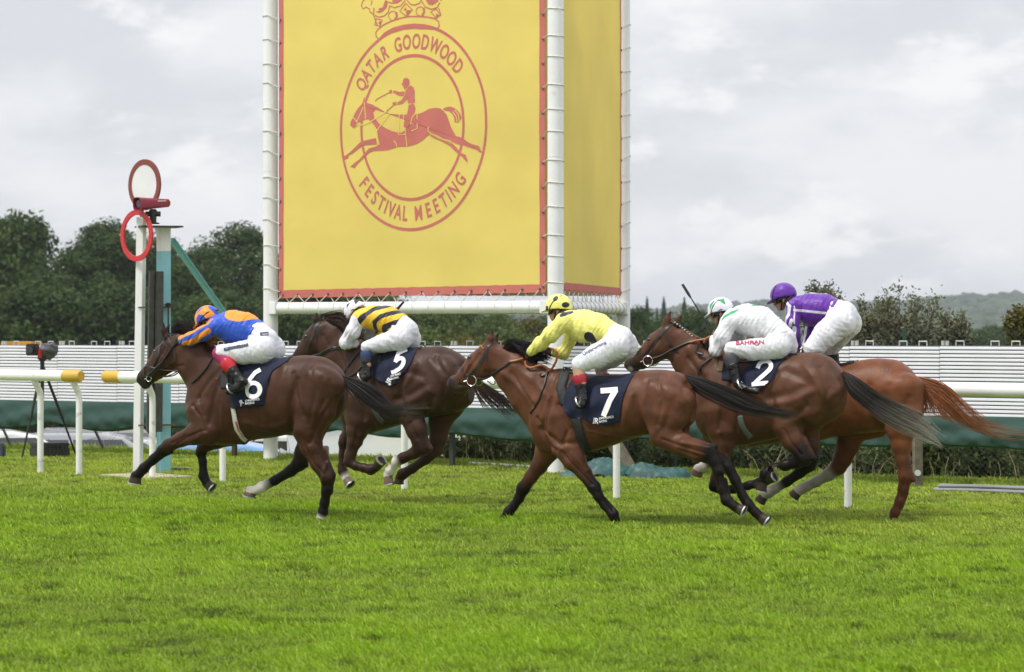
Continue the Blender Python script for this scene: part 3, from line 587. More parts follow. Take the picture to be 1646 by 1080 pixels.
for pts in ([(400,598),(480,512),(620,432),(800,386),(960,370),(1120,385),(1250,430),(1300,470),(1150,462),(960,452),(780,466),(600,522),(480,582),(415,618)], [(345,185),(400,205),(460,175),(520,110),(535,25),(500,-10),(480,60),(455,120),(395,130),(400,170)], [(600,20),(680,45),(750,0),(740,-30),(640,-30)], [(1130,-10),(1180,70),(1240,78),(1330,20),(1340,-30),(1180,-30)], [(830,160),(900,160),(828,250)], [(785,160),(825,110),(828,162)], [(1300,215),(1355,235),(1300,275)], [(385,350),(435,330),(405,400)]): poly_part('emblem_crown_fill', pts, KE + .0015, M_BRED, cc)

# ---- LED boards with the green skirt
LB = 32.0; b0 = on_line(-420, LB); b1 = on_line(1850, LB); eb = (b1 - b0).normalized(); LL = (b1 - b0).length; PW = 1.28
M_LED = mat('led_louvre', (.74, .73, .79), rough=.5, var=.03, emit=.10); M_LEDB = mat('led_back', (.13, .135, .16), rough=.6, var=.1)
led = tag(empty('led_board', b0), 'long low row of white louvred display panels standing behind the rail', 'display board')
Rb = Matrix((eb, Vector((-eb.y, eb.x, 0)), Vector((0, 0, 1)))).transposed(); M_HAND = mat('grey_handle', (.5, .5, .48), rough=.4, metal=.3, var=.1)
s00 = (on_line(-190, LB) - b0).length
def zb(s): return .776 + .09 * (s - s00) / (LL - s00)
hm = None
for i in range(int(LL / PW) + 1):
    s = (i + .5) * PW; c = eb * s; z0 = zb(s); mb = MB(); mb.box(c + Vector((0, 0, z0 + .44)) + TN * .05, (PW - .006, .09, .885), Rb, 1)
    for k in range(18): mb.box(c + Vector((0, 0, z0 + .026 + .0487 * k)) - TN * .012, (PW - .004, .034, .0355), Rb, 0, bev=.006)
    pn = mb.build('panel', [M_LED, M_LEDB], led)
    for hs in (-.36, .12, .40):
        mb = MB(); q = c + eb * (hs + .04 * math.sin(i * 1.7)) + Vector((0, 0, z0 + .884)) + TN * .04
        mb.tube([q - eb * .055, q - eb * .055 + Vector((0, 0, .055)), q + eb * .055 + Vector((0, 0, .055)), q + eb * .055], .009, 6); mb.build('handle', M_HAND, pn)
    for hs in (-.62, -.56): mb = MB(); q = c + eb * hs + Vector((0, 0, z0 + .884)) + TN * .03; mb.tube([q, q + Vector((0, 0, .06))], .022, 8); mb.build('latch', M_HAND, pn)
M_BLKPOST = mat('dark_post', (.030, .034, .030), rough=.6, var=.25, vscale=8)
for px, z1 in ((377, .5), (727, .55), (1005, .5), (1450, .5), (-60, .5)):
    p = on_line(px, LB + .12) - b0; mb = MB(); mb.box(p + Vector((0, 0, z1 / 2 - .03)), (.075, .055, z1 + .06), Rb, bev=.006); mb.build('support_post', mat('rust_post', (.05, .028, .022), rough=.8, var=.3) if px == 377 else M_BLKPOST, led)
for x0, y0, x1, y1 in ((2, 683, 19, 719), (152, 690, 169, 726), (-150, 683, -133, 716)):
    dd = FPX * CH / (y1 - HY); mb = MB(); mb.tube([at(x0, y0, dd + .3) - b0, at(x1, y1, dd) - b0], .022, 8); mb.build('strut', M_BLKPOST, led)
M_TARP = mat('green_tarpaulin', (.046, .090, .080), rough=.75, spec=.12, var=.10, vscale=1.6, bump=.35, bscale=5, dirt=((.065, .125, .11), .60, 1.6))
V = []; n1, n2 = 420, 22
for i in range(n1 + 1):
    s = LL * i / n1; z0 = zb(s) + .012; sc = s * 1.05 + .5 * math.sin(s * .9); sca = abs(math.sin(sc * 1.15)); drop = .405 + .075 * sca - .02 * (s - s00) / (LL - s00) + .02 * math.sin(s * 3.1)
    for j in range(n2 + 1):
        t = j / n2; fold = .020 * math.sin(s * 3.1 + 7 * t + 1.5 * math.sin(s)) * math.sin(math.pi * min(t * 1.2, 1)) + .011 * math.sin(s * 13 - 11 * t + 2 * math.sin(2.1 * s)) * t + .008 * math.sin(s * 29 + 15 * t) * t
        bul = .055 * math.sin(math.pi * t)**.8 * (.6 + .4 * sca) + .03; zt = z0 - drop * t + (.03 * (t - .86) / .14 if t > .86 else 0); 
        if t > .86: bul -= .07 * ((t - .86) / .14)
        V.append(eb * s - TN * (bul + fold) + Vector((0, 0, zt)))
mb = MB(); mb.add(V, [(i * (n2 + 1) + j, i * (n2 + 1) + j + 1, (i + 1) * (n2 + 1) + j + 1, (i + 1) * (n2 + 1) + j) for i in range(n1) for j in range(n2)])
o = mb.build('tarpaulin_skirt', M_TARP, smooth=True); o.location = b0; tag(o, 'long green tarpaulin skirt hanging creased below the white display panels', 'tarpaulin')
# ================================================================== horses
M_COAT = mat('horse_coat', attr='Col', rough=.42, spec=.16, var=.24, vscale=8, bump=.16, bscale=26, sheen=0, vdet=7, stretch=(1, 1, .45))
M_HAIR = mat('horse_hair', attr='Col', rough=.45, spec=.15, var=.1, vscale=20)
M_HOOFSHOE = mat('shoe_aluminium', (.62, .63, .64), rough=.32, metal=.75, var=.12, vscale=30)
M_EYE = mat('horse_eye', (.012, .008, .006), rough=.06, spec=.8, var=0)
M_LEATHER = mat('black_leather', (.022, .02, .02), rough=.42, var=.25, vscale=20, bump=.15, bscale=80)
M_TANREIN = mat('orange_rubber_rein', (.33, .10, .03), rough=.5, var=.15, vscale=30)
M_STEEL = mat('bit_steel', (.6, .6, .6), rough=.2, metal=1, var=0)
M_NAVY = mat('navy_cloth', (.007, .011, .032), rough=.7, spec=.2, var=.15, vscale=9, bump=.5, bscale=14, sheen=.08)
M_WHITEPRINT = mat('white_print', (.78, .78, .78), rough=.7, var=.04)
M_BLACKPAD = mat('black_pad', (.018, .018, .02), rough=.7, var=.2, vscale=14, bump=.3, bscale=30)

def coat(name, h, fr, vox=.0105):
    B = h['coat']; K = h.get('pt', (.006, .005, .005)); PAL = {'b': B, 'k': K, 'w': (.62, .57, .53), 'g': (.30, .27, .25), 'h': (.05, .038, .03), 'm': h.get('muz', (.03, .022, .02)),
         'd': tuple(.55 * c for c in B), 'r': tuple(1.15 * c for c in B), 'p': (.17, .12, .085)}
    bones = []
    def put(pts, lat, W, cs, k=.03):
        n = len(pts); la = lat if isinstance(lat, (list, tuple)) else [lat] * n
        for i in range(n - 1):
            (x0, y0, r0), (x1, y1, r1) = pts[i], pts[i + 1]; r0, r1 = [q * (.90 if 6.5 < q < 15 and n > 6 else 1) for q in (r0, r1)]; m0, m1 = fr.m(x0, la[i]), fr.m(x1, la[i + 1])
            wf = lambda r: .60 if r > 30 else .70 if r > 20 else .82 if r > 14 else .95
            w0 = W[i] if W else r0 * m0 * wf(r0); w1 = W[i + 1] if W else r1 * m1 * wf(r1)
            bones.append((fr.P(x0, y0, la[i]), fr.P(x1, y1, la[i + 1]), r0 * m0, r1 * m1, w0, w1, min(k, 1.0 * min(r0 * m0, r1 * m1)), PAL[cs[min(i, len(cs) - 1)]], PAL[cs[min(i + 1, len(cs) - 1)]]))
    for c in h['chains']: put(*c)
    T = [(fr.P(x, (t + b) / 2)[0], fr.P(x, t)[2], fr.P(x, b)[2], wd) for x, t, b, wd in h['torso']]
    P = np.array([b[0] for b in bones] + [b[1] for b in bones] + [(t[0], 0, t[1]) for t in T]); lo = P.min(0) - .14; hi = P.max(0) + .14; lo[1] = min(lo[1], -.42); hi[1] = max(hi[1], .42)
    hi[2] = max(hi[2], max(t[1] for t in T) + .1)
    S = Soft(lo, hi, vox); S.loft(*zip(*T), k=.03)
    hoof = []
    for (cx, cy), (sx, sy), r, lat, shoe, pc, dl in h['hooves']:
        a = fr.P(cx, cy, lat); b = fr.P(sx, sy, lat + dl); u = (b - a) / np.linalg.norm(b - a); R = r * fr.m(sx, lat); hoof.append((a, b, u, R, shoe, PAL[pc]))
    for b in bones: S.bone(*b[:7])
    for a, b, u, R, shoe, pc in hoof:
        S.bone(a - u * .01, b + u * .02, R * .72, R * 1.0, R * .70, R * .92, .012)
        S.carve(lambda X, Y, Z: -( (X - b[0]) * u[0] + (Y - b[1]) * u[1] + (Z - b[2]) * u[2]), b - .13, b + .13, .006) if False else None
        g = S.region(b - R * 2.2, b + R * 2.2)
        if g:
            sl, X, Y, Z = g; pl = (X - b[0]) * u[0] + (Y - b[1]) * u[1] + (Z - b[2]) * u[2]; rad2 = (X - b[0])**2 + (Y - b[1])**2 + (Z - b[2])**2
            S.F[sl] = np.where(rad2 < (R * 2.1)**2, np.maximum(S.F[sl], pl), S.F[sl])
    V, Q = S.skin(); N = vnormals(V, Q)
    for pts, dep, wid in h.get('strokes', []):          # lines between muscles (negative) and tendons or veins that stand out (positive)
        L2 = [fr.P(x, y, .22)[[0, 2]] for x, y in pts]; d = seg_dist2(V[:, [0, 2]], L2); wd = wid * fr.m(pts[0][0])
        side = np.clip((V[:, 1]) / .05, 0, 1); V = V + N * (1.7 * dep * np.exp(-(d / wd)**2) * side)[:, None]
    W = np.zeros(len(V)); C = np.zeros((len(V), 3)); X, Y, Z = V[:, 0], V[:, 1], V[:, 2]
    for a, b, ra, rb, wa, wb, k, ca, cb in bones:
        lo2 = np.minimum(a, b) - max(ra, rb) - .06; hi2 = np.maximum(a, b) + max(ra, rb) + .06
        m = np.where(((V > lo2) & (V < hi2)).all(1))[0]
        if not len(m): continue
        d = bone_d(X[m], Y[m], Z[m], a, b, ra, rb, wa, wb, (0, 1, 0)); t = np.clip(((V[m] - a) @ (b - a)) / max((b - a) @ (b - a), 1e-9), 0, 1)
        t = np.clip((t - .15) / .7, 0, 1)
        wgt = np.exp(-np.maximum(d, 0) / .010) * (1.0 if ra < .12 else .6); W[m] += wgt; C[m] += wgt[:, None] * (np.array(ca) * (1 - t)[:, None] + np.array(cb) * t[:, None])
    wb_ = .03; C = (C + wb_ * np.array(B)) / (W + wb_)[:, None]
    for a, b, u, R, shoe, pc in hoof:
        d = np.linalg.norm(V - (a * .25 + b * .75), axis=1); ax = (V - a) @ u; m = (d < R * 1.5) & (ax > .004); C[m] = pc
        m = (d < R * 1.5) & ((V - b) @ u > -.004); C[m] = (.035, .027, .022)
    for px, py, r, col in h.get('spots', []):
        p = fr.P(px, py, .06)[[0, 2]]; rr = r * fr.m(px); d = np.linalg.norm((V[:, [0, 2]] - p) * 1.0, axis=1); f = np.clip(1.6 - 1.6 * d / rr, 0, 1)[:, None] * (np.abs(V[:, 1]) > .02)[:, None]; C = C * (1 - f) + np.array(col) * f
    for pl, fac in h.get('marks', []):                  # patterns brushed into the coat
        f = np.clip(poly_sd(V[:, [0, 2]], [tuple(fr.P(x, y, .2)[[0, 2]]) for x, y in pl]) / .015 + .3, 0, 1)[:, None]; C = C * (1 + (fac - 1) * f)
    nz = np.array([1 + .10 * math.sin(7 * v[0] + 3 * v[2]) * math.sin(5 * v[2] + 2) for v in V]); C = C * nz[:, None]
    me = mesh_np(name, V, Q); set_col(me, C); return me, V, Q, hoof

def hair(name, fr, guides, n, spread, r, ca, cb, ctip, parent, segs=14, seed=1, lat_spread=None, curl=.0):
    """strands that follow a bundle of guide lines"""
    R = np.random.default_rng(seed); G = []
    for g in guides: G.append(spline([fr.P(x, y, l) for x, y, l in g], segs))
    G = np.array(G); V = []; Fc = []; C = []; t = np.linspace(0, 1, segs)
    nc = max(10, n // 13); CW = R.dirichlet([.5] * len(G), nc); CO = R.normal(0, 1, (nc, 3)); CP = R.uniform(0, 6.283, (nc, 3)); cl = R.uniform(.80, 1.05, nc)
    for i in range(n):
        ci = R.integers(nc); w = CW[ci] + R.dirichlet([.6] * len(G)) * .28; w = w / w.sum(); P = np.tensordot(w, G, 1); s0, s1 = spread; ls = lat_spread or spread
        off = CO[ci] * .85 + R.normal(0, .36, 3); off2 = CO[ci] * .5 + R.normal(0, .8, 3); A = (s0 + (s1 - s0) * t**1.1)[:, None] * off; A[:, 1] *= (ls[0] + (ls[1] - ls[0]) * t) / (s0 + (s1 - s0) * t + 1e-6)
        B2 = (s1 * .5 * t**2.5)[:, None] * off2 + curl * np.stack([np.sin(6 * t + off[0] * 3), np.sin(5 * t + off[1] * 3), np.sin(7 * t + off[2] * 3)], 1) * t[:, None]
        P = P + (.35 * s1 * t**1.4)[:, None] * np.sin(np.outer(t, (7.5, 6.5, 8.5)) + CP[ci]); ln = cl[ci] * R.uniform(.86, 1.04); k = max(int(segs * min(ln, 1)), 4); P = (P + A + B2)[:k]; tt = t[:k] / t[k - 1]
        rr = r * R.uniform(.6, 1.3) * (1 - .8 * tt**1.5); tg = np.gradient(P, axis=0); tg /= np.linalg.norm(tg, axis=1)[:, None] + 1e-9
        nx = np.cross(tg, (0, 1., .2)); nx /= np.linalg.norm(nx, axis=1)[:, None] + 1e-9; ny = np.cross(tg, nx); b = len(V)
        mixv = R.random(); c0 = np.array(ca) * (1 - mixv) + np.array(cb) * mixv; c0 = c0 * R.uniform(.7, 1.3)
        for j in range(k):
            for a in (0, 2.094, 4.189):
                V.append(P[j] + (nx[j] * math.cos(a) + ny[j] * math.sin(a)) * rr[j]); f = max(0, (t[j] - .38) / .55)**1.2; f = min(f, 1); C.append(c0 * (1 - f) + np.array(ctip) * f * R.uniform(.8, 1.1))
        for j in range(k - 1):
            for a in range(3): Fc.append((b + j * 3 + a, b + j * 3 + (a + 1) % 3, b + j * 3 + 3 + (a + 1) % 3, b + j * 3 + 3 + a))
    me = mesh_np(name, V, Fc); set_col(me, C); return link(name, me, M_HAIR, parent)

def digit_strokes(d):                                   # numerals as brush paths in a unit box, y down
    a = lambda cx, cy, rx, ry, t0, t1, n=14: [(cx + rx * math.cos(math.radians(t)), cy + ry * math.sin(math.radians(t))) for t in np.linspace(t0, t1, n)]
    if d == '6': return [[(.80, .02), (.55, .12), (.30, .34), (.19, .56)] + a(.5, .70, .32, .235, 190, 550, 26)]
    if d == '5': return [[(.90, .09), (.34, .09)], [(.36, .04), (.24, .48)], [(.22, .45)] + a(.46, .66, .37, .27, -105, 80, 22) + [(.30, .95), (.1, .92)]]
    if d == '7': return [[(.0, .11), (1.0, .11)], [(.88, .12), (.55, .5), (.28, 1.0)]]
    if d == '2': return [[(.22, .33)] + a(.56, .27, .32, .20, -170, 40, 18) + [(.62, .55), (.35, .75), (.16, .92)], [(.06, .92), (.88, .86)]]

def build_horse(h):
    fr = Frame(h['px'], h['d'], h.get('yaw', 25)); h['fr'] = fr
    root = empty('racehorse', fr.O, fr.rotz); tag(root, h['label'], 'horse', 'galloping racehorses'); h['root'] = root
    me, V, Q, hoof = coat('body', h, fr); body = link('body', me, M_COAT, root); dr = Drape(fr, V, Q); h['dr'] = dr; h['VQ'] = (V, Q)
    for a, b, u, R, shoe, pc in hoof:                   # a shoe is a flat U on the sole
        if not shoe: continue
        mb = MB(); u = Vector(u); s = Vector((0, 1, 0)); s = (s - u * s.dot(u)).normalized(); t = u.cross(s); t = t if t.dot(Vector((1, 0, .3))) > 0 else -t
        for ri, ro, z in ((.74, 1.0, .004),):
            n = 22; top = []; 
            for i in range(n + 1):
                an = math.radians(-150 + 300 * i / n); dv = t * math.cos(an) * 1.02 + s * math.sin(an) * .92
                top.append([Vector(b) + dv * (R * k) + u * zz for k, zz in ((ri, -.004), (ri, .010), (ro, .010), (ro, -.004))])
            Vv = [p for q in top for p in q]; Fc = [(i * 4 + k, i * 4 + (k + 1) % 4, i * 4 + 4 + (k + 1) % 4, i * 4 + 4 + k) for i in range(n) for k in range(4)]; mb.add(Vv, Fc)
        mb.build('horseshoe', M_HOOFSHOE, root)
    if 'eye' in h:
        for sgn in (1, -1):
            p = dr(*h['eye'], off=-.008); bm = bmesh.new(); bmesh.ops.create_uvsphere(bm, u_segments=12, v_segments=8, radius=.019)
            for v in bm.verts: v.co = Vector((v.co.x * 1.25, v.co.y, v.co.z)) + Vector((p.x, p.y * sgn, p.z))
            m2 = bpy.data.meshes.new('eye'); bm.to_mesh(m2); bm.free(); m2.polygons.foreach_set('use_smooth', [True] * len(m2.polygons)); link('eye', m2, M_EYE, root)
    if 'tail' in h: hair('tail', fr, h['tail'], *h['tailp'], parent=root, seed=h['px'])
    if 'mane' in h: hair('mane', fr, h['mane'], *h['manep'], parent=root, seed=h['px'] + 1)
    if 'plaits' in h:                                   # plaited mane: a row of tied knots along the crest
        mb = MB()
        for i, (x, y) in enumerate(resample(h['plaits'], 4.6)):
            bm = bmesh.new(); bmesh.ops.create_icosphere(bm, subdivisions=2, radius=.023 + .005 * math.sin(i * 2.1)); c = Vector(fr.P(x, y, .012)); bm.verts.index_update()
            mb.add([c + v.co for v in bm.verts], [tuple(v.index for v in f.verts) for f in bm.faces], 0)
            bmesh.ops.scale(bm, vec=(.36, .9, .36), verts=bm.verts); mb.add([c + Vector((.003, .012, .012)) + v.co for v in bm.verts], [tuple(v.index for v in f.verts) for f in bm.faces], 1); bm.free()
        mb.build('plaited_mane', [mat('plait_black', (.015, .012, .012), rough=.4), mat('plait_tie', (.6, .58, .55), rough=.6)], root, smooth=True)
    # bridle
    if 'bridle' in h:
        bR = tag(empty('bridle', fr.O, fr.rotz), h['bridle_label'], 'bridle', 'bridles on the racehorses'); mb = MB()
        for pts, wd in h['bridle']: strip_px(dr, pts, wd, .007, mb, mirror=True, step=1.5)
        mb.build('headstall', M_LEATHER, bR)
        if 'browdots' in h:
            mb = MB(); 
            for p in resample(h['browdots'], 1.6): q = dr(p[0], p[1], .010); mb.box(q, (.012, .012, .012), bev=.003)
            mb.build('browband', mat('yellow_beads', (.55, .36, .03), rough=.5), bR)
        if 'ring' in h:
            x, y, r = h['ring']; c = dr(x, y, .014); mb = MB(); R = r * fr.m(x)
            for sg in (1, -1): mb.tube([(c.x + R * math.cos(a), c.y * sg, c.z + R * math.sin(a)) for a in np.linspace(0, 2 * math.pi, 25)], .0052, 6)
            q = dr(x - r * 1.5, y + r * .25, .008); mb.tube([(c.x + R, c.y, c.z), q], .006, 6); mb.build('bit_ring', M_STEEL, bR, smooth=True)
        if 'fleece' in h:
            mb = MB(); R = np.random.default_rng(3)
            for p in resample(h['fleece'], .5):
                for k in range(3): q = dr(p[0] + R.normal(0, 1.1), p[1] + R.normal(0, .8), .012); mb.tube([q, q + Vector(R.normal(0, .016, 3)) + Vector((.02, .0, .012))], [.008, .002], 4)
            mb.build('sheepskin_noseband', mat('sheepskin', (.72, .70, .66), rough=.95, var=.1), bR)
        def clear_pt(q):                                # keeps a strap outside the skin
            q = Vector(q); n = dr.b.find_nearest(q)
            if n[0] is not None and n[2] is not None and (q - n[0]).dot(n[1]) < .010 and n[3] < .14: q = n[0] + n[1] * .010
            return tuple(q)
        def clear(p):
            if len(p) == 2: return np.array(dr(p[0], p[1], .012))
            return fr.P(*p)
        mb = MB(); mb2 = MB()
        for pts, rad, orange in h['reins']:             # (px, py, lateral)
            P = spline([clear(p) for p in pts], 6 * len(pts)); P = np.array([clear_pt(q) for q in P]); (mb2 if orange else mb).tube(P, rad, 6)
            if h.get('rein_mirror', True): (mb2 if orange else mb).tube([(p[0], -p[1], p[2]) for p in P], rad, 6)
        mb.build('rein', M_LEATHER, bR, smooth=True)
        if mb2.v: mb2.build('rein_grip', M_TANREIN, bR, smooth=True)
    # saddle cloth
    if 'cloth' in h:
        poly = [fr.P(x, y, .27)[[0, 2]] for x, y in h['cloth']]; poly = [tuple(p) for p in poly]; xs = [p[0] for p in poly]; xa, xb = min(xs), max(xs); nx, ny = 46, 40
        bv = dr.b; rows = []
        for i in range(nx):
            x = xa + (xb - xa) * (.004 + .992 * i / (nx - 1)); zs = []
            for k in range(len(poly)):
                (x1, z1), (x2, z2) = poly[k], poly[(k + 1) % len(poly)]
                if (x1 - x) * (x2 - x) <= 0 and x1 != x2: zs.append(z1 + (z2 - z1) * (x - x1) / (x2 - x1))
            zb = min(zs); zt = max(zs); prof = []
            for ph in np.radians(np.linspace(-75, 90, 60)):
                o = Vector((x, 0, 1.15 if 'zc' not in h else h['zc'])); hh = bv.ray_cast(o + Vector((0, math.cos(ph), math.sin(ph))) * 1.0, -Vector((0, math.cos(ph), math.sin(ph))))
                if hh[0]: prof.append((hh[0].y, hh[0].z))
            prof = prof[::-1]; yy = 0; pr = []
            for y, z in prof:
                yy = max(yy, y); pr.append((yy, z))
            pr = [p for i2, p in enumerate(pr) if i2 == 0 or p[1] < pr[i2 - 1][1] - 1e-4]
            Zs = np.array([p[1] for p in pr])[::-1]; Ys = np.array([p[0] for p in pr])[::-1]
            top = pr[0]; L = [0]; half = [top]
            ztop = min(top[1], zt + .03) if zt < top[1] - .06 else top[1]
            zz = np.concatenate([np.linspace(ztop, ztop - .05, 8)[:-1], np.linspace(ztop - .05, zb, ny - 7)])
            yv = np.interp(zz, Zs, Ys)
            if ztop == top[1]: yv[0] = 0
            rip = np.clip((ztop - zz) / .3, 0, 1)**1.5
            yv = yv + .014 + rip * (.010 + .011 * np.sin(x * 26 + zz * 9 + h['px']) + .005 * np.sin(x * 47 - zz * 21) + .006 * np.sin(x * 11 + zz * 33)); half = [(x + .004 * math.sin(12 * z + i), y, z + .012 * max(0, 1 - y / .12)) for y, z in zip(yv, zz)]
            rows.append(half)
        V1 = np.array(rows).reshape(-1, 3); V2 = V1 * (1, -1, 1); q = lambda o: [(o + i * ny + j, o + i * ny + j + 1, o + i * ny + ny + j + 1, o + i * ny + ny + j) for i in range(nx - 1) for j in range(ny - 1)]
        V3 = np.vstack([V1, V2]); Q3 = q(0) + [tuple(reversed(f)) for f in q(nx * ny)]
        me = mesh_np('saddle_cloth', V3, Q3); o = link('saddle_cloth', me, M_NAVY); o.location = fr.O; o.rotation_euler.z = fr.rotz
        tag(o, h['cloth_label'], 'saddle cloth', 'numbered navy saddle cloths'); md = o.modifiers.new('s', 'SOLIDIFY'); md.thickness = .006; md.offset = 1
        dc = Drape(fr, V3, np.array(Q3)); h['dc'] = dc
        if 'num' in h:
            dg, p00, p10, p01, wd = h['num']; p00, p10, p01 = map(np.array, (p00, p10, p01)); mb = MB()
            for st in digit_strokes(dg): strip_px(dc, [p00 + (p10 - p00) * u + (p01 - p00) * v for u, v in st], wd, .0115, mb, nw=4, step=1.2)
            mb.build('number', M_WHITEPRINT, o)
        if 'ctext' in h:
            mb = MB()
            for s, p0, p1, hh in h['ctext']: text_px(dc, s, p0, p1, hh, .0115, mb)
            mb.build('lettering', M_WHITEPRINT, o)
    # saddle with girth
    if 'saddle' in h:
        sR = tag(empty('racing_saddle', fr.O, fr.rotz), h['saddle_label'], 'saddle', 'racing saddles'); dsrf = h.get('dc', dr)
        for nm, pts, wd, onc, mt in h['saddle']:
            mb = MB(); strip_px(dr if not onc else dsrf, pts, wd, .012 if not onc else .016, mb, nw=5, step=2)
            m2 = MB(); m2.add([(x, -y, z) for x, y, z in mb.v], [tuple(reversed(f)) for f in mb.f])
            for q in (mb, m2): ob = q.build(nm, mt, sR, smooth=True); md = ob.modifiers.new('s', 'SOLIDIFY'); md.thickness = .012 if nm != 'girth' else .006
        if 'stirrup' in h:                              # iron hanging at the ball of the foot
            x, y, lt = h['stirrup']; c = Vector(fr.P(x, y, lt)); ax = Vector((.8, 0, -.45)).normalized(); sd_ = Vector((0, 1, 0)); up_ = ax.cross(sd_).normalized(); up_ = up_ if up_.z > 0 else -up_
            for sg in (1, -1):
                q = Vector((c.x, c.y * sg, c.z)); mb = MB(); mb.tube([q + sd_ * (.062 * math.cos(a)) + up_ * (.075 * math.sin(a) if math.sin(a) > 0 else .035 * math.sin(a)) for a in np.linspace(0, 2 * math.pi, 25)], .0075, 6); mb.build('stirrup', M_HOOFSHOE, sR, smooth=True)
    return h
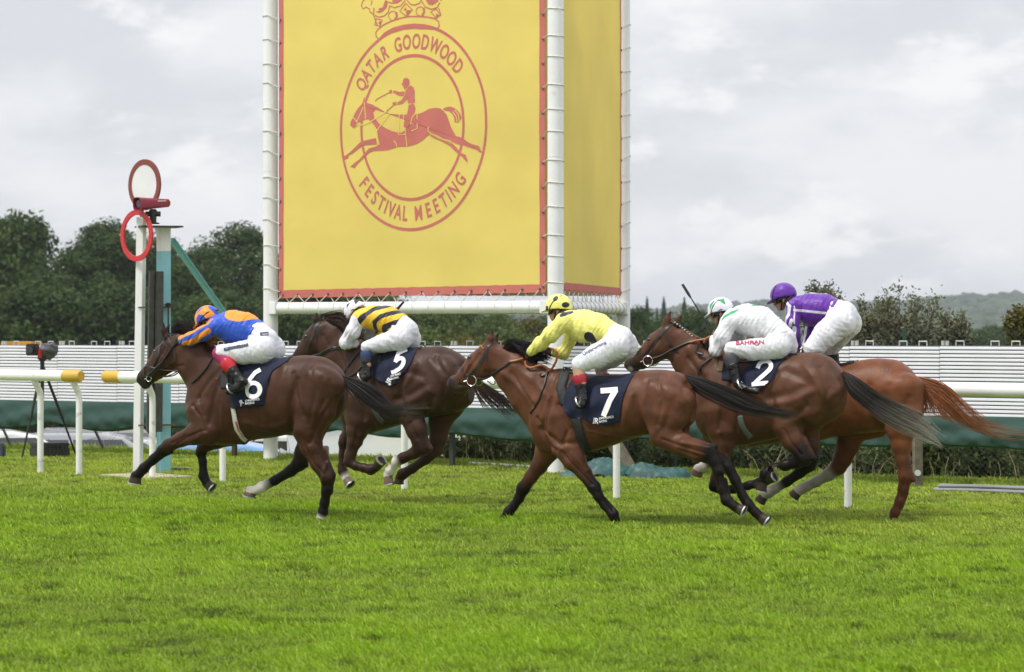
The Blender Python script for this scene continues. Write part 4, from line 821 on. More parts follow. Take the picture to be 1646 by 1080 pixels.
# ------------------------------------------------------------------ the five horses: joints traced at their own distance, radii from the photo's scale
HEADW = [.092, .100, .074, .062, .056, .046]
H = []
H.append(dict(px=420, marks=[([(478,578),(496,576),(494,598),(480,600)],.80)], d=29.6, coat=(.058, .0238, .0138), label='dark bay racehorse with saddle cloth 6, leading the group past the winning post',
 torso=[(304,628,668,.08),(312,608,692,.15),(330,586,709,.20),(352,571,715,.225),(380,570,714,.25),(410,576,707,.27),(440,578,703,.28),(465,574,698,.27),(490,571,694,.265),(515,573,688,.26),(535,583,678,.23),(547,596,664,.17),(553,612,645,.08)],
 chains=[([(277,557,18),(266,577,25),(250,593,18.5),(240,602,15),(230,608,12.5),(235,618,9)],0,HEADW,'bbbdmm',.02),
  ([(283,557,26),(298,566,31),(315,578,37),(335,600,46)],0,[.085,.095,.12,.16],'b',.05),
  ([(520,612,40),(506,655,38),(494,690,27),(501,718,18.5),(512,745,14),(527,768,12.6),(526,788,10),(522,808,8.2),(519,823,8.6),(516,831,7.8)],[.14,.15,.16,.15,.14,.13,.13,.12,.12,.12],None,'bbbbbdkkkw',.035),
  ([(520,615,36),(510,660,34),(500,700,20),(488,728,15),(481,745,13),(467,757,10),(442,772,8),(421,783,9),(409,789,7.6),(402,791,7.8)],-.15,None,'bbbdkkkwww',.03),
  ([(330,655,34),(335,692,25),(312,698,17),(292,706,13),(271,716,11.5),(261,724,9.5),(247,737,7.6),(231,753,9),(224,761,7.8),(219,766,8)],[.12,.15,.15,.14,.13,.13,.12,.12,.12,.12],None,'bbbbdkkkkk',.03),
  ([(352,660,32),(372,700,17),(350,710,12),(326,719,10),(323,727,9),(326,742,6.8),(327,765,8.4),(331,774,7.2),(334,779,7.5)],-.13,None,'bbbdkkkkk',.03),
  ([(368,690,26),(392,709,6)],.05,None,'bb',.03), ([(536,764,4.5),(530,748,3.2),(521,724,4)],.135,None,'kdb',.012), ([(492,748,4.5),(489,738,3),(497,716,5)],-.15,None,'kkb',.012), ([(529,796,3.4),(525,816,3.2)],.12,None,'kk',.008), ([(276,726,3.5),(262,733,3),(246,746,3)],.12,None,'kk',.008),
  ([(266,542,6.5),(263,531,5.5),(262.5,518,1.5)],[.045,.05,.05],[.022,.02,.006],'ddk',.015),([(268,542,6.5),(268,533,5.5),(272,521,1.5)],[-.045,-.05,-.05],[.022,.02,.006],'ddk',.015)],
 hooves=[((516,832),(514.5,841),9.5,.12,0,'p',0),((402,790),(400.5,797.5),11,-.15,1,'p',0),((218,766),(216.5,776.5),11.5,.12,1,'h',0),((334,778),(341,784.5),10,-.13,1,'h',0)],
 spots=[(222,608,4.5,(.008,.006,.006)),(242,561,6,(.02,.013,.011)),(237,622,6,(.05,.04,.038))], eye=(242.5,561.5),
 strokes=[([(480,610),(470,650),(468,690)],-.014,5),([(352,590),(330,620),(312,650)],-.008,4),([(310,652),(324,668),(334,692)],-.010,3),([(330,692),(302,703),(284,713)],-.007,2.2),([(322,703),(298,713)],.005,2),([(251,574),(239,596)],.005,2),([(472,600),(480,632),(492,668)],-.007,3.5),([(502,590),(513,630),(502,682)],-.006,3.5),([(533,612),(538,650),(523,690)],-.008,3.5),([(492,716),(505,745),(519,762)],-.006,2.2),([(508,712),(520,740)],-.006,2.2),([(402,612),(406,682)],-.003,3),([(418,612),(421,682)],-.003,3),([(434,614),(436,680)],-.003,3),([(346,610),(360,650),(356,690)],.006,3),([(225,616),(233,617),(239,619)],-.008,1.4),([(540,640),(520,672),(500,712)],-.012,4),([(520,610),(527,640),(505,690)],-.008,4.5),([(520,745),(517,775)],.010,3),([(455,590),(458,640),(462,676)],.010,8),([(358,600),(345,640),(338,680)],-.010,5),([(385,600),(376,650),(372,690)],-.010,6),([(320,640),(330,668)],-.008,4),([(395,680),(430,690),(460,680)],.008,5),([(262,590),(285,588)],-.006,3),([(255,560),(238,590)],-.006,3),([(525,790),(521,820)],-.006,2.0),([(300,700),(275,712)],-.006,2.5)],
 tail=[[(549,603,.02),(572,608,.05),(598,616,.08),(618,630,.08),(634,652,.08),(655,658,.05),(708,657,0)],[(550,607,-.02),(566,613,0),(588,626,0),(606,644,0),(628,662,0),(655,668,-.02),(690,672,-.05)],[(551,610,0),(560,622,.06),(580,640,.08),(604,655,.08),(622,672,.08),(642,662,.06),(682,650,.03)],[(550,610,0),(556,626,.03),(566,643,.05),(574,652,.06),(586,652,.06),(598,664,.06),(606,662,.06)]],
 tailp=(420,(.006,.030),.0042,(.012,.011,.011),(.03,.025,.024),(.075,.066,.06)),
 mane=[[(272,532,.01),(280,524,.02),(292,524,.04),(303,530,.06)],[(282,527,0),(292,518,.02),(304,520,.03),(314,530,.05)],[(296,534,.01),(306,532,.04),(316,540,.07),(322,550,.10)],[(318,548,.03),(328,552,.08),(340,560,.12),(350,572,.15)]], manep=(330,(.02,.030),.0045,(.010,.009,.009),(.02,.018,.018),(.03,.026,.025)),
 bridle_label='black leather bridle with red-brown reins on the leading dark bay horse',
 bridle=[([(267,540),(258,552),(255,570),(246,588)],3.4),([(270,536),(262,546)],4),([(257,541),(264,552),(272,560)],2.6),([(232,583),(242,590),(250,592)],3),([(246,588),(238,600),(235,606)],3),([(269,541),(280,560),(283,578),(262,592)],2),([(232,583),(231,604),(240,604)],2),([(262,584),(257,594),(240,603)],2.2)],
 ring=(240,608,4.5),
 reins=[([(238,604),(262,580),(284,548),(290,544,.09)],.010,0),([(241,606),(255,591),(280,556),(291,547,.10)],.010,0),([(243,590),(265,594),(283,596),(286,596,.02)],.006,0),([(256,605),(270,604,.05),(283,598,.03),(291,592,.02)],.007,0),([(343,574),(332,592),(318,608),(309,616)],.008,0)],
 cloth=[(373,584),(400,576),(453,578),(444,587),(431,597),(429.5,620),(426,636),(426,652),(400,653.5),(384,656),(373,657),(369,635),(369,600)], cloth_label='navy cloth with white number 6 under the jockey in blue and orange',
 num=('6',(393,594),(426,594),(391,641),6.6), ctext=[('JR',(387.5,650.5),(393,648),7),('JOHN PEARCE',(395,646.2),(418,642.5),3),('RACING',(395,650.5),(409,648),3)],
 stirrup=(372,627,.345), saddle=[('saddle_flap',[(361,600),(362,624)],13,0,M_BLACKPAD),('girth',[(375,655),(378,672),(382,690),(391,704),(396,708)],7,0,mat('striped_girth', (.5,.47,.44), rough=.7, var=.2)),('girth_stripe',[(380,677),(384,690),(392,702)],2.6,0,mat('red_web',(.35,.02,.03),rough=.6)),('saddle_seat',[(362,582),(376,579),(396,582),(428,583)],5,0,mat('red_seat',(.16,.012,.02),rough=.5))],
 saddle_label='small racing saddle with red piping and striped girth on the leading dark bay horse'))

H.append(dict(px=640, marks=[([(690,560),(708,559),(705,580),(693,580)],.84)], d=31.95, coat=(.053, .026, .0175), label='dark brown racehorse with a white hind sock, saddle cloth 5, second from the left',
 torso=[(549,628,668,.08),(556,602,686,.15),(570,578,694,.20),(590,564,697,.23),(612,561,692,.26),(640,561,684,.28),(662,560,677,.285),(685,557,671,.275),(708,556.5,667,.27),(730,564,663,.25),(746,575,657,.20),(758,594,648,.10)],
 chains=[([(514,530,16),(506,547,21),(493,563,17),(485,572,14),(476,580,12),(477,587,9)],0,HEADW,'bbbdmm',.02),
  ([(520,534,24),(533,545,32),(550,564,38),(574,592,46)],0,[.085,.095,.12,.16],'b',.05),
  ([(726,606,38),(697,626,37),(665,641,28),(662,668,22),(670,692,17),(675,710,14),(679,720,13),(666,728,10),(648,736,9),(634,744,9.5),(627,755,8.6),(624,763,8)],.15,None,'bbbbbddddwww',.035),
  ([(732,620,36),(716,650,31),(707,680,19),(705,704,15),(701,722,12.5),(684,738,9),(663,753,8),(647,762,9.5),(643,768,8)],-.15,None,'bbbbbdddd',.03),
  ([(580,640,34),(579,672,25),(573,692,17),(570,710,13),(563,731,10),(561,742,9.5),(572,749,7.6),(585,752,7.6),(596,755,9),(604,751,8)],.13,None,'bbbbbddddd',.03),
  ([(570,640,30),(567,680,18),(561,694,11.5),(554,704,9),(552,712,8.5),(551,730,6.8),(550,748,7),(551,757,8.5),(556,768,7.5)],-.12,None,'bbbbddddw',.03),
  ([(692,721,4.5),(687,708,3.2),(681,688,4)],.15,None,'b',.012), ([(708,726,4.5),(711,712,3),(713,692,4)],-.15,None,'b',.012), ([(509,523,6.5),(508,513,5.5),(509,503,1.5)],[.045,.05,.05],[.022,.02,.006],'ddk',.015),([(512,523,6.5),(514,513,5.5),(518,504,1.5)],[-.045,-.05,-.05],[.022,.02,.006],'ddk',.015)],
 hooves=[((606,750),(613,740),9.5,.13,1,'h',.05),((557,770),(563,779),9,-.12,1,'p',.02),((623,765),(625.5,778),9.5,.15,1,'p',0),((642,769),(641,778),9,-.15,0,'h',0)],
 spots=[(492,540,6,(.02,.014,.012)),(550,752,6,(.62,.57,.53)),(551,760,6,(.62,.57,.53)),(636,741,6,(.62,.57,.53))], eye=(491.5,540),
 strokes=[([(650,610),(648,640),(664,676)],-.010,5),([(535,560),(552,592)],-.007,3.5),([(700,575),(725,605),(715,640)],-.007,4),([(690,580),(708,598),(728,630)],.006,5),([(662,680),(672,705)],-.006,2.4),([(600,610),(606,660)],-.003,3),([(575,640),(586,670),(584,692)],-.009,3.5),([(662,598),(686,606),(690,618),(664,634),(640,642)],-.010,6),([(694,628),(664,646),(642,652)],.008,6),([(700,640),(690,660),(670,672)],-.014,6),([(735,590),(730,630),(712,668)],-.012,6),([(594,600),(588,640),(585,672)],-.010,6),([(575,690),(566,722)],-.008,3),([(582,690),(575,716)],.006,2.5),([(668,586),(664,602),(656,618)],.012,6),([(512,540),(520,555)],-.006,3)],
 tail=[[(752,588,0),(762,602,.02),(775,618,.03),(795,640,.03),(820,655,.02),(853,677,0)],[(754,596,0),(766,610,-.02),(786,620,-.03),(808,632,-.03),(830,652,-.03),(846,668,-.03)],[(752,596,.02),(760,620,.04),(768,640,.06),(776,655,.06),(782,666,.06),(790,676,.06)]],
 tailp=(230,(.006,.034),.0042,(.07,.034,.02),(.025,.017,.014),(.03,.024,.022)),
 mane=[[(518,511,.0),(532,507,.03),(548,506,.07),(556,512,.10)],[(524,512,0),(540,505,.02),(556,505,.05),(566,514,.09)],[(540,518,.02),(548,528,.09),(556,540,.12),(562,550,.13)],[(555,530,.02),(562,542,.1),(568,552,.13),(574,560,.14)]], manep=(380,(.02,.026),.0045,(.055,.028,.018),(.03,.017,.012),(.06,.036,.026)),
 bridle_label='dark leather bridle on the brown horse of saddle cloth 5',
 bridle=[([(516,513),(507,526),(503,540),(497,552),(493,566)],3.2),([(504,524),(512,531),(516,536)],2.6),([(484,568),(491,572),(499,573)],3),([(504,532),(509,552)],2)],
 reins=[([(496,573),(511,570),(530,561),(548,557,.1),(568,556,.1)],.011,0),([(503,572),(520,568),(545,560,.11),(572,560,.1)],.006,0),([(582,562),(566,580),(553,600),(549,612)],.008,0),([(588,583),(572,600),(560,606)],.008,0)],
 cloth=[(608,575),(621,571),(640,562),(659,557),(661,570),(660,582),(652,596),(643,608),(640,616),(627,621),(617,615),(608,610),(597,605),(596,590)], cloth_label='navy cloth with white number 5 under the jockey in yellow and black hoops',
 num=('5',(633,569),(657.5,558.5),(627,603),6.2), ctext=[('JOHN PEARCE',(628.5,607),(645,602),3),('RACING',(629.5,610.5),(641,607.5),2.8),('JR',(627,618),(632,609),8)],
 stirrup=(582,608,.345), saddle=[('saddle_flap',[(604,570),(602,594)],17,0,M_BLACKPAD),('saddle_seat',[(598,568),(620,566),(644,560),(676,558)],6,0,M_BLACKPAD),('girth',[(597,640),(602,659),(609,671),(617,679)],7,0,mat('grey_girth',(.07,.075,.075),rough=.6))],
 saddle_label='black racing saddle with grey girth on the brown horse of saddle cloth 5'))

H.append(dict(px=960, marks=[([(1040,597),(1062,597),(1058,617),(1043,616)],.84),([(1077,598),(1096,606),(1089,623),(1075,618)],.84),([(1054,648),(1075,630),(1070,650),(1090,640),(1083,666),(1060,668)],1.2)], d=28.95, coat=(.108, .043, .023), label='bright bay racehorse with black legs reaching out in full stride, saddle cloth 7',
 torso=[(856,655,700,.07),(864,630,717,.15),(880,600,727,.20),(900,592,732,.23),(925,598,731,.255),(955,604,725,.28),(985,604,716,.29),(1010,602,707,.28),(1035,595,700,.27),(1060,594,697,.265),(1085,597,692,.25),(1102,604,688,.20),(1114,622,680,.10)],
 chains=[([(790,563,17.5),(769,588,23),(749,609,18),(740,617,15),(729,615,12),(736,624,9.5)],0,HEADW,'bbbdmm',.02),
  ([(799,577,26),(824,597,33),(853,625,43),(884,652,54)],0,[.085,.10,.13,.17],'b',.05),
  ([(1080,638,44),(1069,668,40),(1062,695,24),(1095,714,19),(1120,724,15),(1141,728,13.2),(1149,741,11),(1155,757,9.5),(1161,786,8.2),(1168,804,9.5),(1180,813,7.5),(1186,817,8)],[.14,.15,.17,.16,.15,.14,.14,.14,.13,.13,.13,.13],None,'bbbbbkkkkkkk',.035),
  ([(1085,645,38),(1078,680,33),(1088,706,20),(1120,725,15),(1156,740,12.5),(1171,752,10),(1182,772,8.8),(1194,797,8),(1203,812,9.5),(1215,824,7.5),(1223,831,8)],-.14,None,'bbbdkkkkkkk',.03),
  ([(905,670,40),(910,715,26),(923,739,19),(938,759,13),(955,783,11.5),(963,798,9.2),(972,812,7.6),(986,827,9.2),(989,835,7),(989,838,7)],[.12,.15,.15,.14,.13,.13,.12,.12,.12,.12],None,'bbbdkkkkkk',.03),
  ([(890,680,34),(880,724,20),(866,750,14),(854,766,11.5),(841,785,11.5),(834,801,8.6),(826,813,7.6),(818,822,9),(815,826,8)],-.12,None,'bbddkkkkk',.03),
  ([(1150,718,4.5),(1138,714,3.2),(1116,708,4.5)],.14,None,'kdb',.012), ([(1172,744,4.5),(1160,731,3),(1140,722,4)],-.14,None,'kkb',.012), ([(1166,770,3.2),(1172,795,3)],.13,None,'kk',.008), ([(972,800,3),(990,822,3)],.12,None,'kk',.008), ([(785,554,7.5),(789,543,6.5),(792,531,1.5)],[.045,.05,.05],[.024,.02,.006],'bbk',.015),([(790,556,7),(796,546,5.5),(801,535,1.5)],[-.045,-.05,-.05],[.022,.02,.006],'ddk',.015)],
 hooves=[((1186,817),(1195.5,821.5),10.5,.13,1,'h',0),((1223,831),(1233,838),10.5,-.14,1,'h',0),((989,836),(986.5,846),7.5,.12,0,'k',0),((816,826),(813,834),10.5,-.12,0,'k',0)],
 spots=[(723,610,4.5,(.008,.006,.006)),(755,574,6,(.025,.016,.012)),(737,620,8,(.045,.035,.032)),(726,605,6,(.05,.035,.03))], eye=(754.5,573.5),
 strokes=[([(1022,640),(1028,670),(1040,700)],-.016,5),([(815,600),(838,630),(856,655)],-.008,3),([(812,585),(850,612),(880,640)],.006,5),([(893,606),(880,645),(868,682)],.008,3.5),([(901,650),(916,690),(906,716)],-.010,3.5),([(886,640),(879,692)],-.008,3),([(862,672),(871,692),(886,702)],-.011,3),([(905,726),(930,756),(950,779)],-.007,2.4),([(920,728),(942,757)],.006,2.2),([(946,692),(985,701),(1014,700)],.005,2),([(1095,616),(1105,650),(1098,690)],-.008,3.5),([(1060,612),(1070,642),(1062,682)],-.007,4),([(1046,616),(1036,650),(1041,690)],.007,5),([(1068,706),(1100,718),(1132,728)],-.006,2.4),([(728,619),(738,620),(746,622)],-.009,1.5),([(745,585),(737,602)],.005,2),([(940,640),(944,700)],-.003,3),([(1000,640),(998,690)],-.003,4),([(1035,610),(1055,600),(1085,610)],.005,6),([(1018,640),(1008,668),(1000,690)],.012,7),([(1118,640),(1105,680),(1085,700)],-.008,5),([(1090,640),(1075,680),(1058,702)],-.007,6),([(888,598),(878,640),(872,690)],-.010,6),([(905,610),(890,660),(885,698)],.010,6),([(885,700),(900,712),(925,712)],-.014,5),([(866,690),(880,716),(895,724)],-.012,4),([(925,690),(935,715)],-.012,6),([(800,600),(822,615),(852,645)],.010,6),([(770,600),(788,598)],-.007,3.5),([(762,570),(742,600)],-.007,3),([(1100,712),(1140,720)],.010,3),([(1125,735),(1095,724)],-.008,3),([(1158,765),(1166,798)],-.008,2.2),([(1175,765),(1198,806)],-.006,2.2),([(960,790),(982,822)],-.006,2)],
 tail=[[(1102,602,.02),(1135,609,.05),(1185,627,.07),(1235,650,.05),(1286,657,0)],[(1103,606,0),(1122,620,.05),(1160,640,.08),(1210,662,.07),(1280,672,.0)],[(1104,610,-.02),(1118,632,0),(1146,650,.02),(1190,668,.02),(1276,682,-.05)],[(1103,604,0),(1128,614,-.03),(1170,632,-.05),(1222,656,-.06),(1284,664,-.08)]],
 tailp=(470,(.006,.014),.0048,(.012,.011,.011),(.022,.02,.02),(.05,.045,.042)),
 mane=[[(793,552,0),(803,537,.02),(816,535,.02),(822,528,.02)],[(798,556,0),(812,544,.03),(826,548,.06),(840,558,.10)],[(810,562,0),(824,552,.03),(838,560,.07),(850,572,.11)],[(834,572,0),(848,568,.05),(862,578,.09),(872,590,.13)],[(858,588,0),(872,578,.04),(892,586,.06),(912,590,.08)],[(872,592,0),(888,578,.02),(900,580,.02),(915,586,.05)]], manep=(620,(.016,.030),.005,(.010,.009,.009),(.018,.016,.016),(.022,.02,.02)),
 bridle_label='black bridle with loose ring snaffle and yellow browband on the bright bay horse',
 bridle=[([(793,548),(783,559),(779,570),(768,590),(758,602)],3.8),([(781,566),(770,588),(752,604)],2.4),([(739,588),(743,598),(748,605)],3.2),([(783,562),(783,582)],2.2),([(748,605),(757,606)],3)],
 browdots=[(769,552),(773,556),(778,560)], ring=(758.5,611,8.3),
 reins=[([(767,608),(785,604),(803,594),(824,583,.08)],.013,0),([(822,584,.08),(832,579,.09),(841,576,.1)],.015,1),([(844,580,.10),(846,588,.11),(855,591,.11),(868,587,.10),(877,590,.08),(881,597,.06)],.0125,1),([(882,600,.06),(890,588,.04),(895,576,.02),(893,563,0),(886,560,-.03)],.0125,1),([(881,598),(876,618),(868,640),(860,656),(853,664)],.009,0),([(881,598,.1),(873,604,.11),(868,601,.12)],.016,0),([(783,612,.04),(793,618,.02),(801,610,.02)],.006,0)], rein_mirror=False,
 cloth=[(917,604),(945,596),(975,600),(1010,602),(1006,620),(1001,640),(996,678),(988,682),(973,684),(953,680),(940,672),(920,674),(908,662),(904,645),(909,622)], cloth_label='navy cloth with white number 7 under the jockey in pale yellow with black spots',
 num=('7',(966.5,624),(994,622),(963,670),8.6), ctext=[('JR',(953.5,680),(963,681),9),('JOHN PEARCE',(964,674.5),(986,671),3.2),('RACING',(964,679.5),(976.5,677),3.2)],
 stirrup=(932,649,.365), saddle=[('saddle_flap',[(908,597),(902,622),(908,650)],15,0,M_BLACKPAD),('saddle_seat',[(905,594),(918,590),(945,597),(985,601)],6,0,M_BLACKPAD),('girth',[(926,672),(931,695),(937,712),(945,727)],14.5,0,M_BLACKPAD)],
 saddle_label='black racing saddle with wide black girth on the bright bay horse'))

H.append(dict(px=1240, marks=[([(1303,570),(1325,574),(1319,594),(1302,590)],.84)], d=29.05, coat=(.094, .041, .023), label='bay racehorse with plaited mane and grey-tipped tail, saddle cloth 2, behind the horse numbered 7',
 torso=[(1118,628,672,.08),(1126,608,692,.16),(1142,590,709,.205),(1165,580,717,.235),(1190,580,717,.255),(1215,579,712,.28),(1240,575,707,.285),(1262,570,701,.28),(1285,567,697,.275),(1308,566,690,.27),(1332,573,680,.25),(1349,590,668,.19),(1358,606,650,.09)],
 chains=[([(1077,535,17),(1060,556,24),(1040,572,18),(1030,579,15),(1014,584,12.5),(1019,592,9.5)],0,HEADW,'bbbdmm',.02),
  ([(1086,549,27),(1108,570,33),(1128,596,40),(1152,622,50)],0,[.085,.10,.13,.17],'b',.05),
  ([(1322,618,42),(1295,642,40),(1266,658,30),(1264,684,23),(1275,708,18),(1288,727,14),(1293,737,13),(1280,743,10.5),(1262,748,9),(1243,754,9),(1231,762,10),(1226,773,8)],.15,None,'bbbbbkkkkkkk',.035),
  ([(1325,630,36),(1300,660,34),(1295,690,23),(1301,715,17),(1304,735,13.5),(1300,747,12.5),(1285,760,9.5),(1265,774,8.5),(1247,785,8),(1236,791,9.5),(1228,797,8)],-.14,None,'bbbdkkkkggg',.03),
  ([(1160,660,38),(1164,692,27),(1163,712,18),(1160,740,13),(1152,768,10.5),(1149,781,10.5),(1160,787,8),(1180,786,7.5),(1205,780,7.5),(1222,776,9),(1232,773,7.5)],.12,None,'bbbbdkkkkkk',.03),
  ([(1155,660,34),(1150,700,22),(1150,716,14),(1149,730,10),(1142,742,7.5),(1131,750,8.5),(1123,754,7.8)],-.12,None,'bbbbbww',.03),
  ([(1309,737,4.5),(1303,724,3.2),(1293,704,4)],.15,None,'kdb',.012), ([(1070,523,7),(1073,512,6),(1078,500,1.5)],[.045,.05,.05],[.024,.02,.006],'bbd',.015),([(1082,524,7),(1089,514,6),(1096,506,1.5)],[-.05,-.055,-.055],[.024,.02,.006],'bbd',.015)],
 hooves=[((1235,772),(1245,766.5),9,.12,1,'h',.02),((1122,755),(1118.5,764.5),11.5,-.12,0,'p',0),((1226,775),(1223.5,789),9.5,.15,1,'h',.0),((1228,797),(1221,807),10,-.14,0,'h',0)],
 spots=[(1006,583,4.5,(.008,.006,.006)),(1040,544,6,(.025,.016,.012)),(1012,594,7,(.35,.30,.29)),(1008,585,7,(.05,.035,.03))], eye=(1039.5,543.5),
 strokes=[([(1250,600),(1240,630),(1250,668)],-.012,5),([(1181,596),(1166,640),(1156,690)],-.009,3.5),([(1191,650),(1181,702)],-.009,3.5),([(1100,576),(1120,600),(1140,626)],-.007,3.5),([(1320,590),(1335,625),(1325,660)],-.007,4),([(1290,585),(1310,605),(1330,640)],.006,5),([(1262,690),(1275,715),(1288,730)],-.006,2.4),([(1010,592),(1018,594),(1024,594)],-.008,1.5),([(1280,690),(1292,715)],.005,2),([(1262,596),(1290,606),(1302,618),(1275,632),(1238,640)],-.010,7),([(1312,628),(1276,645),(1240,650)],.009,6),([(1300,652),(1280,668),(1262,672)],-.014,6),([(1350,620),(1335,650),(1300,676)],.012,6),([(1345,640),(1320,668),(1290,680)],-.010,5),([(1180,600),(1172,640),(1166,676)],-.010,6),([(1070,560),(1082,570)],-.006,3),([(1052,545),(1030,572)],-.007,3),([(1160,700),(1166,730)],-.008,3),([(1100,560),(1130,600)],.008,6)],
 tail=[[(1356,597,.02),(1380,608,.05),(1413,632,.06),(1455,652,.04),(1490,670,.02),(1524,706,0)],[(1357,604,0),(1372,625,.03),(1400,650,.04),(1440,672,.03),(1480,690,.02),(1515,713,-.02)],[(1356,606,.03),(1366,634,.06),(1392,656,.07),(1428,684,.07),(1466,703,.06),(1510,714,.04)]],
 tailp=(430,(.006,.028),.0044,(.018,.015,.014),(.05,.042,.038),(.44,.40,.35)),
 plaits=[(1086,520),(1098,529),(1108,537),(1118,545)],
 mane=[[(1118,546,.02),(1126,548,.06),(1134,556,.10),(1140,568,.12)],[(1130,553,.02),(1142,560,.08),(1152,570,.12),(1158,582,.14)],[(1124,548,0),(1132,545,.02),(1140,548,.04),(1148,556,.06)]], manep=(200,(.012,.022),.0045,(.010,.009,.009),(.018,.016,.016),(.02,.018,.018)),
 bridle_label='black bridle with white sheepskin noseband on the plaited bay horse',
 bridle=[([(1083,518),(1068,531),(1058,545),(1047,560),(1036,571)],3.6),([(1053,525),(1060,531),(1069,535)],3),([(1068,535),(1076,548),(1082,560),(1080,580)],2.2),([(1019,559),(1027,566),(1036,571)],3),([(1052,547),(1046,570),(1040,574)],2.4),([(1017,562),(1018,580),(1022,588),(1032,582)],2)],
 fleece=[(1016,562),(1024,555)], ring=(1042,579.5,8),
 reins=[([(1049,576),(1065,570),(1085,560),(1112,549,.09)],.012,0),([(1110,550,.09),(1122,547,.1),(1134,545,.1)],.014,1),([(1150,541,.12),(1142,541,.13),(1135,545,.13),(1132,551,.12)],.014,1),([(1143,576),(1128,588),(1122,602)],.009,0),([(1122,554,.13),(1120,566,.14),(1130,570,.14)],.016,0)], rein_mirror=False,
 cloth=[(1187,600),(1208,585),(1234,575),(1258,568.5),(1253,578),(1248,586),(1245,600),(1241,611),(1232,620),(1223,626),(1205,625),(1189,624),(1185,612)], cloth_label='navy cloth with white number 2 under the jockey in white with green',
 num=('2',(1214,578.5),(1246,578.5),(1206,622),6.6),
 stirrup=(1192,620,.35), saddle=[('saddle_flap',[(1172,585),(1168,612)],16,0,M_NAVY),('saddle_pad',[(1160,581),(1157,597)],8,0,mat('tan_pad',(.32,.21,.11),rough=.8)),('saddle_seat',[(1164,576),(1190,578),(1225,576),(1262,570),(1280,567)],6,0,M_BLACKPAD),('girth',[(1190,668),(1194,685),(1200,695),(1207,703)],8,0,mat('green_girth',(.10,.13,.12),rough=.7,var=.3))],
 saddle_label='black racing saddle with grey-green girth on the plaited bay horse'))

H.append(dict(px=1360, marks=[([(1412,578),(1433,580),(1428,600),(1414,598)],.84)], d=29.75, coat=(.160, .058, .027), label='chestnut racehorse with red tail and one white hind leg, rearmost beside the white rail',
 torso=[(1232,640,680,.08),(1240,615,700,.16),(1260,597,714,.21),(1290,590,716,.25),(1320,589,708,.27),(1350,585,701,.285),(1380,579.5,697,.28),(1410,576,694,.275),(1438,578,692,.265),(1457,588,688,.23),(1471,604,680,.16),(1478,625,665,.08)],
 chains=[([(1186,555,17),(1172,572,22),(1160,586,17),(1152,594,14),(1144,600,12),(1148,608,9)],0,HEADW,'b',.02),
  ([(1192,563,25),(1208,580,31),(1228,602,38),(1252,622,48)],0,[.085,.10,.13,.17],'b',.05),
  ([(1445,625,42),(1450,660,36),(1448,690,25),(1449,715,16),(1451,740,12.5),(1456,767,12.5),(1452,785,9),(1446,805,7.6),(1439,823,8.2),(1436,831,7.6)],.13,None,'bbbbddddd',.035),
  ([(1440,640,36),(1402,672,34),(1371,690,23),(1363,715,19),(1354,738,15),(1348,750,14),(1333,762,11),(1312,774,9),(1298,781,8.5),(1288,786,9),(1282,790,8)],-.15,None,'bbbdddgggg',.03),
  ([(1262,660,32),(1258,692,20),(1232,702,13),(1212,706,10),(1208,709,9),(1222,706,7),(1242,703,7),(1254,700,7.5)],.10,None,'b',.03),
  ([(1265,660,30),(1262,690,18),(1238,698,13),(1218,702,10),(1214,705,9),(1228,702,7),(1246,699,7),(1258,696,7.5)],-.12,None,'b',.03),
  ([(1468,771,4.5),(1462,752,3.2),(1457,728,4.5)],.13,None,'ddb',.012), ([(1458,792,3.2),(1449,816,3)],.13,None,'d',.008), ([(1182,546,6),(1186,538,5),(1190,531,1.5)],[.045,.05,.05],[.022,.02,.006],'b',.015)],
 hooves=[((1436,832),(1434,841),8.5,.13,0,'h',0),((1282,790),(1275,798.5),10.5,-.15,0,'h',0)],
 strokes=[([(1400,620),(1396,650),(1404,680)],-.010,6),([(1462,640),(1455,680)],-.010,6),([(1430,620),(1425,660),(1432,690)],-.008,6),([(1452,770),(1446,800)],-.007,2)],
 tail=[[(1471,606,.0),(1496,608,.02),(1524,618,.03),(1552,644,.03),(1579,666,.02),(1620,688,.0),(1715,694,-.02)],[(1473,612,0),(1486,622,.02),(1508,630,.03),(1540,656,.03),(1572,684,.02),(1610,702,.0),(1690,708,0)],[(1473,612,.02),(1480,632,.05),(1492,645,.06),(1508,655,.06),(1516,668,.06),(1520,678,.06),(1522,686,.06)],[(1472,610,.03),(1478,628,.06),(1474,640,.09),(1466,648,.1),(1454,654,.1),(1446,656,.1),(1440,658,.1)]],
 tailp=(420,(.008,.024),.0044,(.30,.105,.04),(.17,.06,.025),(.36,.15,.065)),
 saddle=[('saddle_seat',[(1300,588),(1330,587),(1360,583),(1372,580)],7,0,M_BLACKPAD)],
 saddle_label='black saddle pad ending behind the jockey in purple'))
for h in H: build_horse(h)
